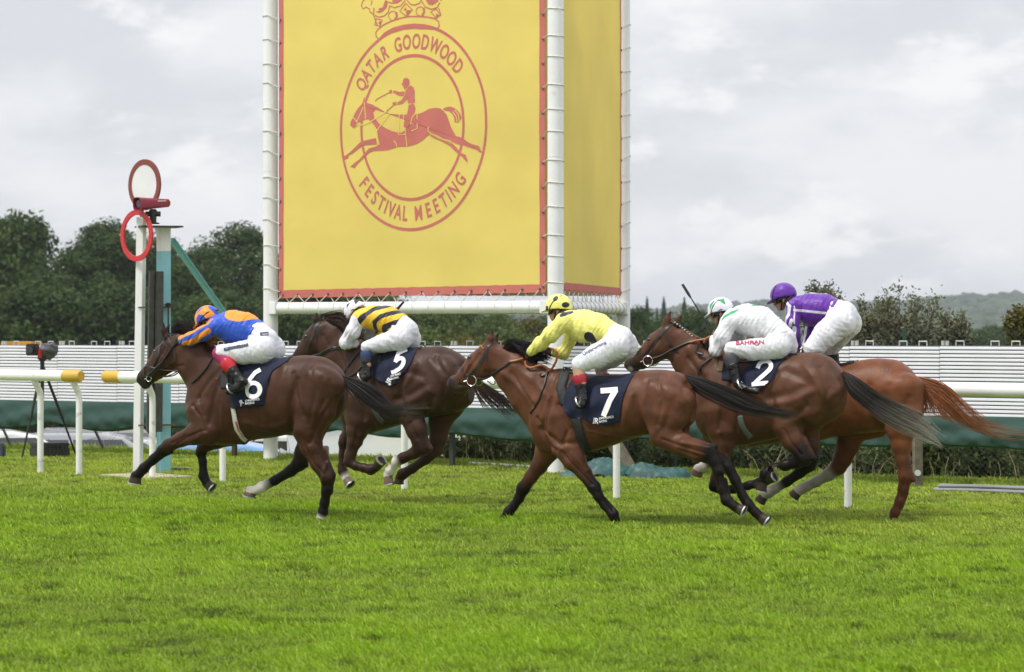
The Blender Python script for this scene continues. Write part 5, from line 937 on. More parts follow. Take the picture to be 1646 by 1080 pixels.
# ================================================================== jockeys
SKIN = (.42, .23, .16)
M_SKIN = mat('skin', attr='Col', rough=.5, spec=.35, var=.08, vscale=20)
M_BOOT = mat('boot_black', (.014, .013, .014), rough=.25, spec=.3, var=.2, vscale=14, bump=.9, bscale=22)
M_BREECH = mat('white_breeches', (.68, .68, .73), rough=.6, spec=.25, var=.04, vscale=8, bump=.8, bscale=13, stretch=(2.6, .7, .9, 0, .75, 0), sheen=.05)
M_GOG = mat('goggle_dark', (.012, .012, .014), rough=.15, spec=.6, var=0)
M_STRAP = mat('strap_black', (.012, .012, .012), rough=.6, var=.1)
def jockey(j):
    h = j['horse']; fr = h['fr']; P = fr.P; m = lambda x: fr.m(x)
    root = tag(empty('person', fr.O, fr.rotz), j['label'], 'jockey', 'jockeys riding the racehorses')
    def chain(pts, lat, wf=.9):
        la = lat if isinstance(lat, (list, tuple)) else [lat] * len(pts); return [(P(x, y, l), r * fr.m(x, l), r * fr.m(x, l) * wf) for (x, y, r), l in zip(pts, la)]
    mir = lambda c: [(p * (1, -1, 1), r, w) for p, r, w in c]
    tor = [(P(x, y), r * m(x), w) for x, y, r, w in j['torso']]; hip = [(P(x, y), r * m(x), w) for x, y, r, w in j['hip']]
    armN = chain(j['arm'], j.get('armlat', [.18, .20, .13, .10])); armF = chain(j['armF'], j['armFlat']) if 'armF' in j else mir(armN)
    thN = chain(j['thigh'], j.get('thlat', [.11, .19, .27])); thF = chain(j['thighF'], j['thFlat']) if 'thighF' in j else mir(thN)
    cfN = chain(j['calf'], j.get('cflat', [.28, .31, .32])); cfF = mir(cfN)
    ftN = chain(j['foot'], j.get('ftlat', [.33, .335, .34]), .9); ftF = mir(ftN)
    hc = P(*j['head'][:2]); fw = np.array(P(j['head'][0] + j['head'][2], j['head'][1] + j['head'][3])) - hc; fw[1] = 0; fw /= np.linalg.norm(fw); up = np.array((-fw[2], 0, fw[0])); up = up if up[2] > 0 or abs(up[0]) > .9 else -up
    if 'up' in j: up = j['up'] * up
    R0 = j['head'][4] * m(j['head'][0]) / .145          # helmet size against a 14.5 cm half length
    hp = lambda f, u, s=0.: hc + fw * f * R0 + up * u * R0 + np.array((0, s * R0, 0))
    hN, hF = armN[-1][0], armF[-1][0]
    allp = np.array([c[0] for c in tor + hip + armN + armF + thN + thF + cfN + cfF + ftN + ftF] + [hc]); lo = allp.min(0) - .26; hi = allp.max(0) + .26
    def run(S, c, grow=0., k=.02, smin=None):
        for (a, ra, wa), (b, rb, wb) in zip(c[:-1], c[1:]): S.bone(a, b, ra + grow, rb + grow, wa + grow, wb + grow, k)
    # the body: one continuous skin from the head to the fingers and toes
    S = Soft(lo, hi, .0085)
    run(S, tor, -.020, .04); run(S, [tor[-1]] + hip, -.024, .03)
    for c in (armN, armF, thN, thF, cfN, cfF, ftN, ftF): run(S, c, -.013, .02)
    for c, t0 in ((thN, 0), (thF, 0)): S.bone(hip[-1][0], c[0][0], hip[-1][1] * .7, c[0][1] - .02, None, None, .03)
    for c in (armN, armF): S.bone(tor[0][0], c[0][0], .06, c[0][1] - .01, None, None, .04)
    S.bone(tor[0][0], hp(-.03, -.06), .062, .052, .06, .05, .03)                     # neck
    S.bone(hp(-.02, .0), hp(.03, -.01), .10, .098, .080, .078, .02)                  # skull
    S.bone(hp(.055, -.055), hp(.062, -.125), .055, .036, .056, .040, .02)            # face, jaw
    S.bone(hp(.095, -.120), hp(.075, -.140), .020, .022, .022, .026, .015)           # chin
    S.bone(hp(.100, -.040), hp(.122, -.082), .013, .017, .012, .016, .010)           # nose
    S.bone(hp(.108, -.104, -.014), hp(.108, -.104, .014), .011, .011, .008, .008, .006)  # lips
    for s in (1, -1): S.bone(hp(-.02, -.045, .082 * s), hp(-.012, -.085, .078 * s), .017, .011, .010, .008, .008)  # ears
    def hand(w, el, sgn):
        d = w - el; d = d / np.linalg.norm(d); dn = np.array((0, 0, -1.)) - d * (-d[2]); dn /= np.linalg.norm(dn); sd = np.cross(d, dn); pc = w + d * .045
        S.bone(w - d * .01, w + d * .02, .024, .027, .020, .022, .015); S.bone(w + d * .02, pc, .032, .036, .016, .015, .015, vax=np.cross(d, dn))
        for i in range(4):                               # four fingers curled around the rein, unequal
            b = pc + d * .012 + dn * (-.027 + .018 * i); L1 = (.034, .038, .035, .028)[i]; ins = -sgn * np.array((0, 1., 0)); m1 = b + d * L1 * .8 + ins * L1 * .5; m2 = m1 + ins * .022 - d * .020; S.bone(b, m1, .0095, .009, None, None, .005); S.bone(m1, m2, .009, .008, None, None, .005)
        t0 = w + d * .02 - dn * .028; t1 = t0 + d * .035 - dn * .010 - sgn * np.array((0, .012, 0)); S.bone(t0, t1, .011, .010, None, None, .006); S.bone(t1, t1 + d * .022 + dn * .006 - sgn * np.array((0, .012, 0)), .010, .008, None, None, .005)
    hand(armN[-1][0], armN[-2][0], 1); hand(armF[-1][0], armF[-2][0], -1)
    V, Q = S.skin(); me = mesh_np('body', V, Q); C = np.tile(np.array(j.get('skin', SKIN)), (len(V), 1))
    for wv in (armN[-1][0], armF[-1][0]):
        if 'glove' in j: C[np.linalg.norm(V - wv, axis=1) < .115] = j['glove']
    lp = hp(.112, -.104); C[np.linalg.norm(V - lp, axis=1) < .016] = np.array(SKIN) * (.85, .6, .6); set_col(me, C); link('body', me, M_SKIN, root)
    def garment(name, cs, m, grow=0., extra=None, pats=(), clip=None, vox=.0085, fold=0., fdir=(1, 0, .4), parent=root, kk=.035):
        S = Soft(lo, hi, vox)
        for c in cs: run(S, c, grow, kk)
        if extra: extra(S)
        if clip is not None:
            for p, nrm in clip:
                X = S.lo[0] + S.v * np.arange(S.n[0]); Y = S.lo[1] + S.v * np.arange(S.n[1]); Z = S.lo[2] + S.v * np.arange(S.n[2])
                pl = ((X - p[0]) * nrm[0])[:, None, None] + ((Y - p[1]) * nrm[1])[None, :, None] + ((Z - p[2]) * nrm[2])[None, None, :]; rr_ = ((X - p[0])**2)[:, None, None] + ((Y - p[1])**2)[None, :, None] + ((Z - p[2])**2)[None, None, :]; S.F = np.where(rr_ < .21**2, np.maximum(S.F, pl.astype(np.float32)), S.F)
        V, Q = S.skin()
        if fold:
            N = vnormals(V, Q); f = np.array(fdir); ph = V @ (f * 1.0); qv = V @ np.array((.3, .6, 1.)); w_ = np.sin(ph * 62 + 3.1 * np.sin(qv * 17) + V[:, 1] * 9) * np.clip(np.sin(qv * 13 + 2 * np.sin(ph * 8)), -.2, 1) + .6 * np.sin(ph * 117 + 2 * np.sin(qv * 31)) * np.sin(qv * 19 + 1)
            V = V + N * (fold * w_)[:, None]
        me = mesh_np(name, V, Q)
        for an, fn in pats: set_val(me, fn(V), an)
        return link(name, me, m, parent), V, Q
    L2 = lambda pts, lat=.12: [tuple(P(x, y, lat)[[0, 2]]) for x, y in pts]
    def region(polys=(), lines=(), circles=(), lat=.12):
        def fn(V):
            q = V[:, [0, 2]]; d = np.full(len(V), -9.)
            for p in polys: d = np.maximum(d, poly_sd(q, L2(p, lat)))
            for p, w in lines: d = np.maximum(d, w / 2 * m(p[0][0]) - seg_dist2(q, L2(p, lat)))
            for x, y, r in circles: d = np.maximum(d, r * m(x) - np.linalg.norm(q - np.array(P(x, y, lat)[[0, 2]]), axis=1))
            return d
        return fn
    # breeches
    hipc = [tor[-1]] + hip
    def bx(S):
        for c in (thN, thF): S.bone(hip[-1][0], c[0][0], hip[-1][1] * .8, c[0][1], hip[-1][1] * .75, c[0][2], .04)
    wd = tor[-1][0] - tor[-2][0]; wd /= np.linalg.norm(wd)
    _, Vb, Qb = garment('breeches', [hipc, thN, thF], M_BREECH, .004, bx, clip=[(tor[-1][0] - wd * .03, -wd)], fold=.0026, fdir=(.7, 0, -.8))
    dbr = Drape(fr, Vb, Qb)
    for fn in j.get('marks', []): fn(dbr, root)
    # jersey
    wr = [armN[:-1] + [(armN[-1][0] * .93 + armN[-2][0] * .07, armN[-1][1], armN[-1][2])], armF[:-1] + [(armF[-1][0] * .93 + armF[-2][0] * .07, armF[-1][1], armF[-1][2])]]
    def jx(S):
        for c in (armN, armF): S.bone(tor[0][0], c[0][0], tor[0][1] * .7, c[0][1], tor[0][1] * .7, c[0][2], .05)
        S.bone(tor[0][0], tor[0][0] * .45 + hp(-.03, -.07) * .55, .07, .056, .068, .056, .03)
    bare = j.get('bareF'); _, Vj, Qj = garment('jersey', [tor, wr[0]] + ([] if bare else [wr[1]]), j['mat'], .006, jx, pats=[('p%d' % (i + 1), region(**r)) for i, r in enumerate(j['pats'])], fold=.0055, clip=[(tor[-1][0] + wd * .03, wd)])
    dj = Drape(fr, Vj, Qj)
    for fn in j.get('jmarks', []): fn(dj, root)
    # leggings, boots
    for c, f in ((cfN, ftN), (cfF, ftF)):
        a, b = c[0][0], c[-1][0]; k0, k1 = j['bands']     # where the stocking ends and the boot begins, as fractions of the shin
        at_ = lambda t: (a + (b - a) * t, np.interp(t, (0, .45, 1), [q[1] for q in c[:3]]) , np.interp(t, (0, .45, 1), [q[2] for q in c[:3]]))
        if k0 > 0: garment('stocking', [[at_(-.12), at_(k0 + .05)]], j['sock'], .001)
        if k1 > k0: garment('boot_top', [[at_(k0), at_((k0 + k1) / 2), at_(k1 + .03)]], j['top'], .008, clip=[(at_(k0)[0], (a - b) / np.linalg.norm(a - b))])
        dirn = (a - b) / np.linalg.norm(a - b)
        bo, Vt, Qt = garment('boot', [[at_(max(k1 - .12, 0)), at_(.45 if k1 < .4 else k1 + .1), at_(1.0)], f], M_BOOT, .004, clip=[(at_(k1 - .10)[0], dirn)], fold=.0026, fdir=(.2, 0, 1), kk=.02)
    # helmet with its silk cover, goggles, straps
    S = Soft(hc - .27, hc + .27, .0075)
    g = S.region(hc - .26, hc + .26); sl, X, Y, Z = g; px_, py_, pz_ = X - hc[0], Y - hc[1], Z - hc[2]; f_ = (px_ * fw[0] + pz_ * fw[2]) / R0; u_ = (px_ * up[0] + pz_ * up[2]) / R0; s_ = py_ / R0
    d = (np.sqrt((f_ / .148)**2 + ((u_ + .01) / (.138 + .0 * u_))**2 + (s_ / .122)**2) - 1) * .125; d = np.maximum(d, -(u_ + .035 + .35 * np.clip(-f_ - .03, 0, 1) * .45)) * R0
    bd = (np.sqrt(((f_ - .135) / .072)**2 + ((u_ + .030 + .25 * (f_ - .1)) / .013)**2 + (s_ / .092)**2) - 1) * .013 * R0; S.F[sl] = d; S.blend(sl, bd.astype(np.float32), .012)
    V, Q = S.skin(); me = mesh_np('helmet', V, Q)
    for i, r in enumerate(j['hpats']): set_val(me, region(lat=.09, **r)(V), 'p%d' % (i + 1))
    link('helmet', me, j['hmat'], root)
    mb = MB(); n = 40; V = []                            # goggles band
    for i in range(n):
        a = 2 * math.pi * i / n; cf, sf = math.cos(a), math.sin(a); hh = .030 if cf > .2 else .011; R1 = 1.0 if cf > 0 else .97
        for du in (hh, -hh): V.append(hp(-.02 + .122 * cf * R1 + (.008 if cf > .3 else 0), -.060 + du + (.018 * (1 - cf) * .8), .092 * sf))
    mb.add(V, [(2 * i, 2 * i + 1, (2 * i + 3) % (2 * n), (2 * i + 2) % (2 * n)) for i in range(n)]); o = mb.build('goggles', M_GOG, root, smooth=True); md = o.modifiers.new('s', 'SOLIDIFY'); md.thickness = .012
    mb = MB()
    for pts in j.get('straps', []):
        pp = [(fr.P(x, y, .0)) for x, y in pts]; o_ = []
        for (x, y), q in zip(pts, pp):
            rel = q - hc; rad = math.sqrt(max(0, 1 - ((rel @ fw) / (.150 * R0))**2 - ((rel @ up + .01) / (.140 * R0))**2)); o_.append((q[0], rad * .124 * R0 + .002, q[2]))
        mb.tube(o_, .0058, 6); mb.tube([(a, -b, c) for a, b, c in o_], .0058, 6)
    for s in (1, -1): mb.tube([hp(.0, -.04, .083 * s), hp(.02, -.10, .070 * s), hp(.055, -.155, .03 * s), hp(.06, -.160, 0)], .0075, 6)
    if mb.v: mb.build('strap', M_STRAP, root, smooth=True)
    mb = MB()                                            # dark padding behind the ear and at the nape
    for s in (1, -1): mb.tube([hp(-.10, -.055, .050 * s), hp(-.055, -.085, .072 * s), hp(-.01, -.115, .068 * s)], [.03, .026, .012], 8)
    mb.build('helmet_padding', M_STRAP, root, smooth=True)
    j['root'] = root; return j

def patch(pts, wd, m, off=.004, name='patch'):
    def fn(dr, root):
        mb = MB(); strip_px(dr, pts, wd, off, mb, step=1.5, nw=4); mb.build(name, m, root)
    return fn
def letters(items, m, name='lettering', off=.005):
    def fn(dr, root):
        mb = MB()
        for s, p0, p1, hh in items: text_px(dr, s, p0, p1, hh, off, mb)
        mb.build(name, m, root)
    return fn
def silk(name, base, c1=None, c2=None):
    return mat(name, base, rough=.42, spec=.3, var=.05, vscale=6, bump=.5, bscale=9, stretch=(1, 1, 2.5, 0, .5, 0), sheen=.15, pats=[(n, c) for n, c in (('p1', c1), ('p2', c2)) if c])
ORANGE, BLUE, YEL, BLK, WHT, PALE, GRN, PUR = (.80, .27, .02), (.025, .085, .50), (.80, .49, .03), (.018, .018, .035), (.69, .69, .74), (.78, .74, .20), (.04, .33, .13), (.115, .022, .30)
M_DPATCH = mat('dark_patch', (.05, .055, .085), rough=.7, var=.1); M_WMARK = mat('white_marking', (.7, .7, .72), rough=.7, var=0); M_RMARK = mat('red_marking', (.42, .012, .07), rough=.7, var=0); M_BMARK = mat('blue_marking', (.07, .07, .22), rough=.7, var=0)
M_BLUEM = mat('sky_blue_marking', (.06, .22, .5), rough=.7, var=0)
J = []
J.append(dict(horse=H[0], label='crouching jockey in blue and orange silks pushing low over the leading horse', head=(333,510,-.86,.50,21.5), straps=[[(351,498),(341,502),(333,511),(327,521),(318,527)]],
 torso=[(354,524,19,.16),(374,526,26,.165),(394,528,24,.16),(413,534,18,.145)], hip=[(425,548,20,.155),(428,560,20,.16)],
 arm=[(349,525,11),(326,536,10.5),(306,545,9.5),(293,547,7.5)], armlat=[.17,.18,.14,.10], thigh=[(420,562,22),(390,567,17.5),(356,567,13)], calf=[(356,572,12),(370,592,9.5),(386,611,8)], foot=[(391,613,8),(383,622,7.5),(367,629,5.5)],
 bands=(.22,.50), sock=mat('magenta_stocking', (.33,.012,.10), rough=.55), top=mat('red_boot_top', (.50,.012,.025), rough=.22, spec=.5),
 mat=silk('silk_blue_orange', BLUE, ORANGE), pats=[dict(polys=[[(359,497),(362,508),(370,514),(386,517),(405,512.5),(396,498),(380,490)]], lines=[([(287,543),(318,531),(343,516)],8),([(297,554),(322,547),(345,531)],8),([(346,545),(354,548),(358,553)],5)])],
 hmat=silk('cap_blue_orange', ORANGE, BLUE), hpats=[dict(polys=[[(330,492),(338,490),(349,500),(354,509),(348,513),(340,501)],[(316,513),(320,505),(329,506),(333,513),(326,520),(317,521)],[(318,497),(326,491),(321,500),(314,507)]])],
 marks=[patch([(360,562),(375,558.5),(388,556.5),(399,554)],5.2,M_DPATCH), patch([(418,537.5),(426,536.5),(431.5,536.5)],5.5,M_DPATCH), letters([('Sunline',(369,557.2),(396,552.4),2.6)] if False else [('ııı ııı',(370,557.6),(396,553.2),2.2)],M_WMARK), letters([('ıııııı',(421.5,538.5),(431,537.6),2)],M_WMARK), patch([(362,560.6),(367,559.8)],2.2,M_BLUEM,off=.006)]))
J.append(dict(horse=H[1], label='jockey in yellow and black hooped silks with white sleeves and white cap', head=(569,499,-.62,.78,18.5), straps=[[(588,493),(574,498),(560,507),(553,513)],[(556,494),(557,504),(560,512)]],
 torso=[(584,512,16,.155),(602,511,18.5,.165),(622,513,20,.16),(642,522,18,.145)], hip=[(652,533,19,.155),(651,539,18,.16)],
 arm=[(577,513,11),(567,533,11),(555,552,8.5),(572,552,6.5)], armlat=[.17,.20,.20,.10], armF=[(585,513,11),(600,528,9),(610,541,7),(589,540,6.5)], armFlat=[-.17,-.2,-.22,-.16],
 thigh=[(643,544,19),(614,552,13.5),(589,558,9.5)], calf=[(589,564,7.8),(591,586,7.5),(590,603,6.5)], foot=[(591,604,6.5),(585,609,6),(576,611,4.5)], bands=(.0,.10), sock=M_NAVY, top=mat('navy_boot_top', (.02,.04,.12), rough=.6),
 mat=silk('silk_yellow_black_hoops', YEL, BLK, WHT), pats=[dict(lines=[([(584,519),(592,505),(602,496),(619,491)],8),([(602,534),(605,518),(616,508),(640,499)],7.5),([(614,538),(620,526),(636,519),(661,513)],9)]), dict(polys=[[(577,506),(583,512),(587,524),(583,540),(570,565),(540,565),(548,535),(566,510)]])],
 hmat=silk('cap_white', WHT, BLK), hpats=[dict(polys=[[(564,481),(571,489),(573,482)],[(556,489),(558,496),(562,486)]])]))
J[-1]['bands'] = (.0, .30)
J.append(dict(horse=H[2], label='jockey in pale yellow silks with black spots and a spotted yellow cap', head=(898,491,-.995,.10,21.5), straps=[[(906,475),(897,483),(891,493),(887,505)]],
 torso=[(917,517,18,.16),(938,524,25,.17),(960,527,22,.16),(984,535,16,.145)], hip=[(996,545,20,.155),(996,553,20,.16)],
 arm=[(907,517,13),(886,537,11.5),(868,553,9.5),(852,566,6.8)], armlat=[.17,.19,.15,.10], armF=[(920,520,12),(915,548,9),(906,568,8.5),(890,566,7)], armFlat=[-.17,-.18,-.16,-.08], glove=(.10,.055,.04),
 thigh=[(990,556,22),(958,573,18),(931,586,13)], calf=[(930,594,10),(935,616,9.2),(937,640,7.6)], foot=[(937,642,7.8),(934,649,7),(930,652,5.5)], bands=(.20,.44), sock=mat('tan_stocking', (.46,.30,.19), rough=.6), top=mat('red_boot_top_b', (.36,.012,.03), rough=.25, spec=.5), thlat=[.11,.2,.27], ftlat=[.33,.35,.375],
 mat=silk('silk_pale_yellow', PALE, BLK), pats=[dict(circles=[(948.5,543.5,10)], polys=[[(906,507),(910,501),(917,499.5),(921,502),(916,508),(909,510)],[(938,496),(946,498),(953,501),(945,493)]])],
 hmat=silk('cap_pale_yellow', PALE, BLK), hpats=[dict(circles=[(878.5,495,3.8),(893,480,4.3),(907.5,490,4.5),(913,480,3.5)])],
 marks=[letters([('Underwriting',(938,571.5),(975,551.5),4.6)],M_BMARK)]))
J.append(dict(horse=H[3], label='jockey in white silks with green shoulders and red lettering on white breeches', head=(1158,496,-.965,.26,21), straps=[[(1180,494.5),(1165,497.5),(1148,504),(1135,511)],[(1160,481.5),(1152,491),(1148.5,502),(1148,509)]],
 torso=[(1180,514,18,.16),(1200,514,24,.17),(1222,519,25,.165),(1248,533,19,.15)], hip=[(1257,546,20,.155),(1256,553,20,.16)],
 arm=[(1172,518,12.5),(1161,541,12),(1150,563,9),(1147,544,6.5)], armlat=[.17,.22,.22,.12], glove=(.16,.07,.04),
 thigh=[(1250,557,20),(1210,562,16),(1175,561,11.5)], calf=[(1173,569,9.5),(1178,592,9.2),(1184,613,7.2)], foot=[(1185,618,6.2),(1198,624,5.2),(1217,629,4.6)], bands=(.0,.32), sock=M_BOOT, top=mat('grey_boot_top', (.045,.047,.055), rough=.5), ftlat=[.33,.345,.36],
 mat=silk('silk_white_green', WHT, GRN), pats=[dict(polys=[[(1164,517),(1168,508),(1176,500),(1190,495.5),(1185,502),(1174,510)],[(1202,492),(1208,487),(1212,492)]])],
 hmat=silk('cap_white_green', WHT, GRN), hpats=[dict(polys=[[(1139,490),(1145,484),(1149,483),(1145,490),(1142,499)],[(1151,483),(1161,479),(1166,490),(1158,485)]])],
 marks=[letters([('BAHRAN',(1182.5,554.5),(1228,552.5),6)],M_RMARK), patch([(1210.5,549),(1212,552.5),(1216,555.3),(1220,553),(1222,550)],1.2,M_RMARK,off=.005,name='swash'), letters([('BAHRAIN',(1256,535.5),(1265.5,533.5),2)],mat('pale_red_mark',(.5,.25,.3),rough=.7,var=0))]))
J.append(dict(horse=H[4], label='jockey in purple silks with white seams and plain purple cap, farthest right', head=(1259,473,-.96,.28,21.5), straps=[[(1251,459),(1248,468),(1246.5,478),(1246,487)]],
 torso=[(1286,494,18,.16),(1304,497,25,.17),(1324,496,22,.16),(1342,499,18,.15)], hip=[(1355,507,22,.155),(1357,513,22,.16)],
 arm=[(1276,492,10.5),(1274,516,10),(1278,538,8),(1281,556,6.5)], armlat=[.17,.20,.17,.10], armF=[(1300,495,10),(1304,515,9),(1303,533,7.5),(1296,556,6.5)], armFlat=[-.17,-.2,-.16,-.08], glove=(.16,.07,.04),
 thigh=[(1350,518,24),(1328,537,20),(1306,561,15)], calf=[(1306,568,11),(1312,592,9.5),(1318,614,7.5)], foot=[(1319,616,7.5),(1312,623,7),(1298,627,5.5)], bands=(.0,.2), sock=M_BOOT, top=M_BOOT,
 mat=silk('silk_purple', PUR, (.70,.68,.75)), pats=[dict(lines=[([(1283,498.5),(1305,500.5),(1331,503.5)],4),([(1296,469.5),(1318,470),(1338,472),(1356,480)],3.2),([(1269,487),(1276,492)],5),([(1275,494),(1274,506),(1271,510)],6),([(1280,515),(1277,523)],6),([(1270,512),(1268,525)],3),([(1283,527),(1281,556)],6),([(1283,492),(1284,520)],2)])],
 hmat=silk('cap_purple', PUR), hpats=[]))
for j in J: jockey(j)
# whips, each held in a hand
def whip(h, a, b, lat, label, flap):
    fr = h['fr']; p, q = Vector(fr.P(*a, lat)), Vector(fr.P(*b, lat)); r = tag(empty('whip', fr.O, fr.rotz), label, 'whip'); mb = MB(); mb.tube([q, q.lerp(p, .55), p.lerp(q, .28)], [.011, .008, .006], 8); mb.build('shaft', M_STRAP, r, smooth=True)
    mb = MB(); mb.tube([p.lerp(q, .28), p.lerp(q, .2), p], [.009, .016, .014], 8); mb.build('padded_end', M_STRAP, r, smooth=True)
whip(H[3], (1097,457), (1145,534), .10, 'black padded whip raised by the jockey in white and green', 0)
whip(H[1], (649,485), (602,538), -.16, 'short dark whip sticking up behind the jockey in hooped silks', 0)
# stirrup irons belong to the saddles' things; each hangs on its own
# ================================================================== trees, hedges, the car park beyond the boards, small things on the grass
def leaf_mat(name, a, b, trans=.3):
    m = bpy.data.materials.new(name); m.use_nodes = True; T = m.node_tree; N = T.nodes; L = T.links; p = N['Principled BSDF']; p.inputs['Roughness'].default_value = .6; p.inputs['Specular IOR Level'].default_value = .2
    at_ = N.new('ShaderNodeAttribute'); at_.attribute_name = 'tint'; mx = N.new('ShaderNodeMix'); mx.data_type = 'RGBA'; mx.inputs[6].default_value = (*a, 1); mx.inputs[7].default_value = (*b, 1); L.new(at_.outputs['Fac'], mx.inputs[0]); L.new(mx.outputs[2], p.inputs['Base Color'])
    tr = N.new('ShaderNodeBsdfTranslucent'); L.new(mx.outputs[2], tr.inputs[0]); ms = N.new('ShaderNodeMixShader'); ms.inputs[0].default_value = trans; L.new(p.outputs[0], ms.inputs[1]); L.new(tr.outputs[0], ms.inputs[2]); L.new(ms.outputs[0], N['Material Output'].inputs[0]); return m
M_BARK = mat('bark', (.075, .060, .045), rough=.9, var=.3, vscale=6, bump=.6, bscale=20)
def leaves(name, pts, nrm, size, tint, R):
    n = len(pts); d = nrm + R.normal(0, .75, (n, 3)); d /= np.linalg.norm(d, axis=1)[:, None]; t = np.cross(d, R.normal(size=(n, 3))); t /= np.linalg.norm(t, axis=1)[:, None]; s = np.cross(d, t); z = size * R.uniform(.6, 1.35, n)[:, None]
    V = np.stack([pts - t * z, pts + s * z * .55, pts + t * z, pts - s * z * .55], 1).reshape(-1, 3); Q = np.arange(4 * n).reshape(-1, 4); me = mesh_np(name, V, Q, smooth=False); set_val(me, np.repeat(tint, 4), 'tint'); return me
def crown_mesh(seed, n, size, asp, blobs=90):
    """a crown one unit wide and asp tall: clumps of leaves of many sizes on an uneven rounded form"""
    R = np.random.default_rng(seed); P = []; Nn = []; Tt = []; B = []
    lob = [(R.uniform(0, 6.283), R.uniform(.08, .2), R.uniform(.35, .9)) for _ in range(5)]
    for i in range(blobs):
        a = R.uniform(0, 6.283); t = R.uniform(.02, 1)**.75; rad = .40 * (1 - max(0, (t - .45) / .55)**2.2)**.5 * (.86 + .14 * math.sin(3 * a + seed) + .10 * math.sin(9 * t + seed)) ; q = R.uniform(.6, 1)**.5
        B.append((np.array((rad * q * math.cos(a), rad * q * math.sin(a), t * (asp - .12))), R.uniform(.07, .15), R.random()))
    for i in range(int(blobs * .5)): t = R.uniform(.05, .86); B.append((np.array((.15 * R.normal(), .15 * R.normal(), t * asp)), R.uniform(.14, .22), R.random()))
    wgt = np.array([b[1]**2 for b in B]); wgt /= wgt.sum()
    for (c, r, tb), k in zip(B, R.multinomial(n, wgt)):
        d = R.normal(size=(k, 3)); d /= np.linalg.norm(d, axis=1)[:, None]; rr = r * (R.uniform(.5, 1.10, k))[:, None]; P.append(c + d * rr * (1, 1, .8)); Nn.append(d * .8 + (0, 0, .5)); Tt.append(np.clip(.25 + .45 * tb + .25 * R.normal(size=k), 0, 1))
    P = np.vstack(P); k = P[:, 2] > .0; return leaves('crown', P[k], np.vstack(Nn)[k], size, np.concatenate(Tt)[k], R)
CROWNS = [crown_mesh(s, 42000, .0150, 1.9) for s in (1, 2, 3)]; LOWS = [crown_mesh(s, 26000, .0165, 1.15, 60) for s in (4, 5, 6)]
def trunk_mesh(seed):
    R = random.Random(seed); mb = MB(); mb.tube([(0, 0, -.05), (.01, 0, .2), (0, .01, .55)], [.035, .028, .012], 8)
    for i in range(6): a = i * 1.05 + R.random(); z = .18 + .06 * i; mb.tube([(0, 0, z), (.12 * math.cos(a), .12 * math.sin(a), z + .14), (.25 * math.cos(a), .25 * math.sin(a), z + .24)], [.015, .009, .003], 6)
    return mb
def tree(px, top, wpx, d, label, m, base=None, k=0, name='broadleaf_tree', group=None, rot=0.):
    p = at(px, HY, d); gz = tz1(p) if base is None else base; topz = CH - (top - HY) / FPX * d; hgt = topz - gz; wid = wpx / FPX * d * 1.2
    r = tag(empty(name, (p.x, p.y, gz), rot), label, 'tree', group)
    fam = CROWNS if hgt / wid > 1.5 else LOWS; asp = 1.9 if fam is CROWNS else 1.15; me = fam[k % 3]
    if me.materials and me.materials[0] != m: me = me.copy(); me.materials.clear()
    c = bpy.data.objects.new('crown', me); COL.objects.link(c); c.parent = r; c.scale = (wid, wid, hgt / asp)
    if not me.materials: me.materials.append(m)
    t = trunk_mesh(k + 1).build('trunk', M_BARK, r, smooth=True); t.scale = (hgt * .8, hgt * .8, hgt * .9); return r
ML_D = leaf_mat('leaf_dark', (.018, .038, .008), (.072, .118, .024)); ML_M = leaf_mat('leaf_mid', (.026, .048, .012), (.11, .14, .04)); ML_G = leaf_mat('leaf_green', (.038, .068, .016), (.13, .17, .04)); ML_Y = leaf_mat('leaf_olive_yellow', (.06, .07, .016), (.16, .14, .035)); ML_O = leaf_mat('leaf_olive', (.075, .085, .048), (.24, .24, .145)); ML_H = leaf_mat('leaf_hedge', (.030, .046, .014), (.115, .15, .045))
GL = 'dark trees beyond the boards on the left'
for i, (px, top, w, d, lab, m) in enumerate((
    (22,322,215,240,'tallest dark tree at the left edge of the photo, behind the television camera',ML_D), (-70,350,190,250,'dark tree cut off by the left edge, behind the white rail',ML_D),
    (172,342,190,255,'round-topped dark tree directly behind the white-rimmed disc',ML_D), (118,398,150,232,'lower dark tree filling the gap right of the tallest left tree',ML_D),
    (252,372,150,262,'dark tree behind the turquoise column',ML_D), (310,392,140,240,'low dark tree behind the turquoise diagonal brace',ML_D),
    (382,352,190,258,'dark tree just left of the left tower pole',ML_D), (462,402,160,250,'dark tree behind the left pole and lower banner corner',ML_D), (540,440,160,255,'dark tree hidden to its crown by the banner, left half',ML_D),
    (60,440,230,215,'low bushy dark tree behind the television camera, in front of the tallest',ML_D), (210,450,230,218,'low bushy dark tree behind the winning post',ML_D), (340,455,210,214,'low bushy dark tree behind the jockey in blue and orange',ML_D), (450,470,220,216,'low bushy dark tree below the left end of the crossbar',ML_D))):
    tree(px, top, w, d, lab, m, k=i, group=GL, rot=i * 1.9)
GM = 'trees seen under the banner'
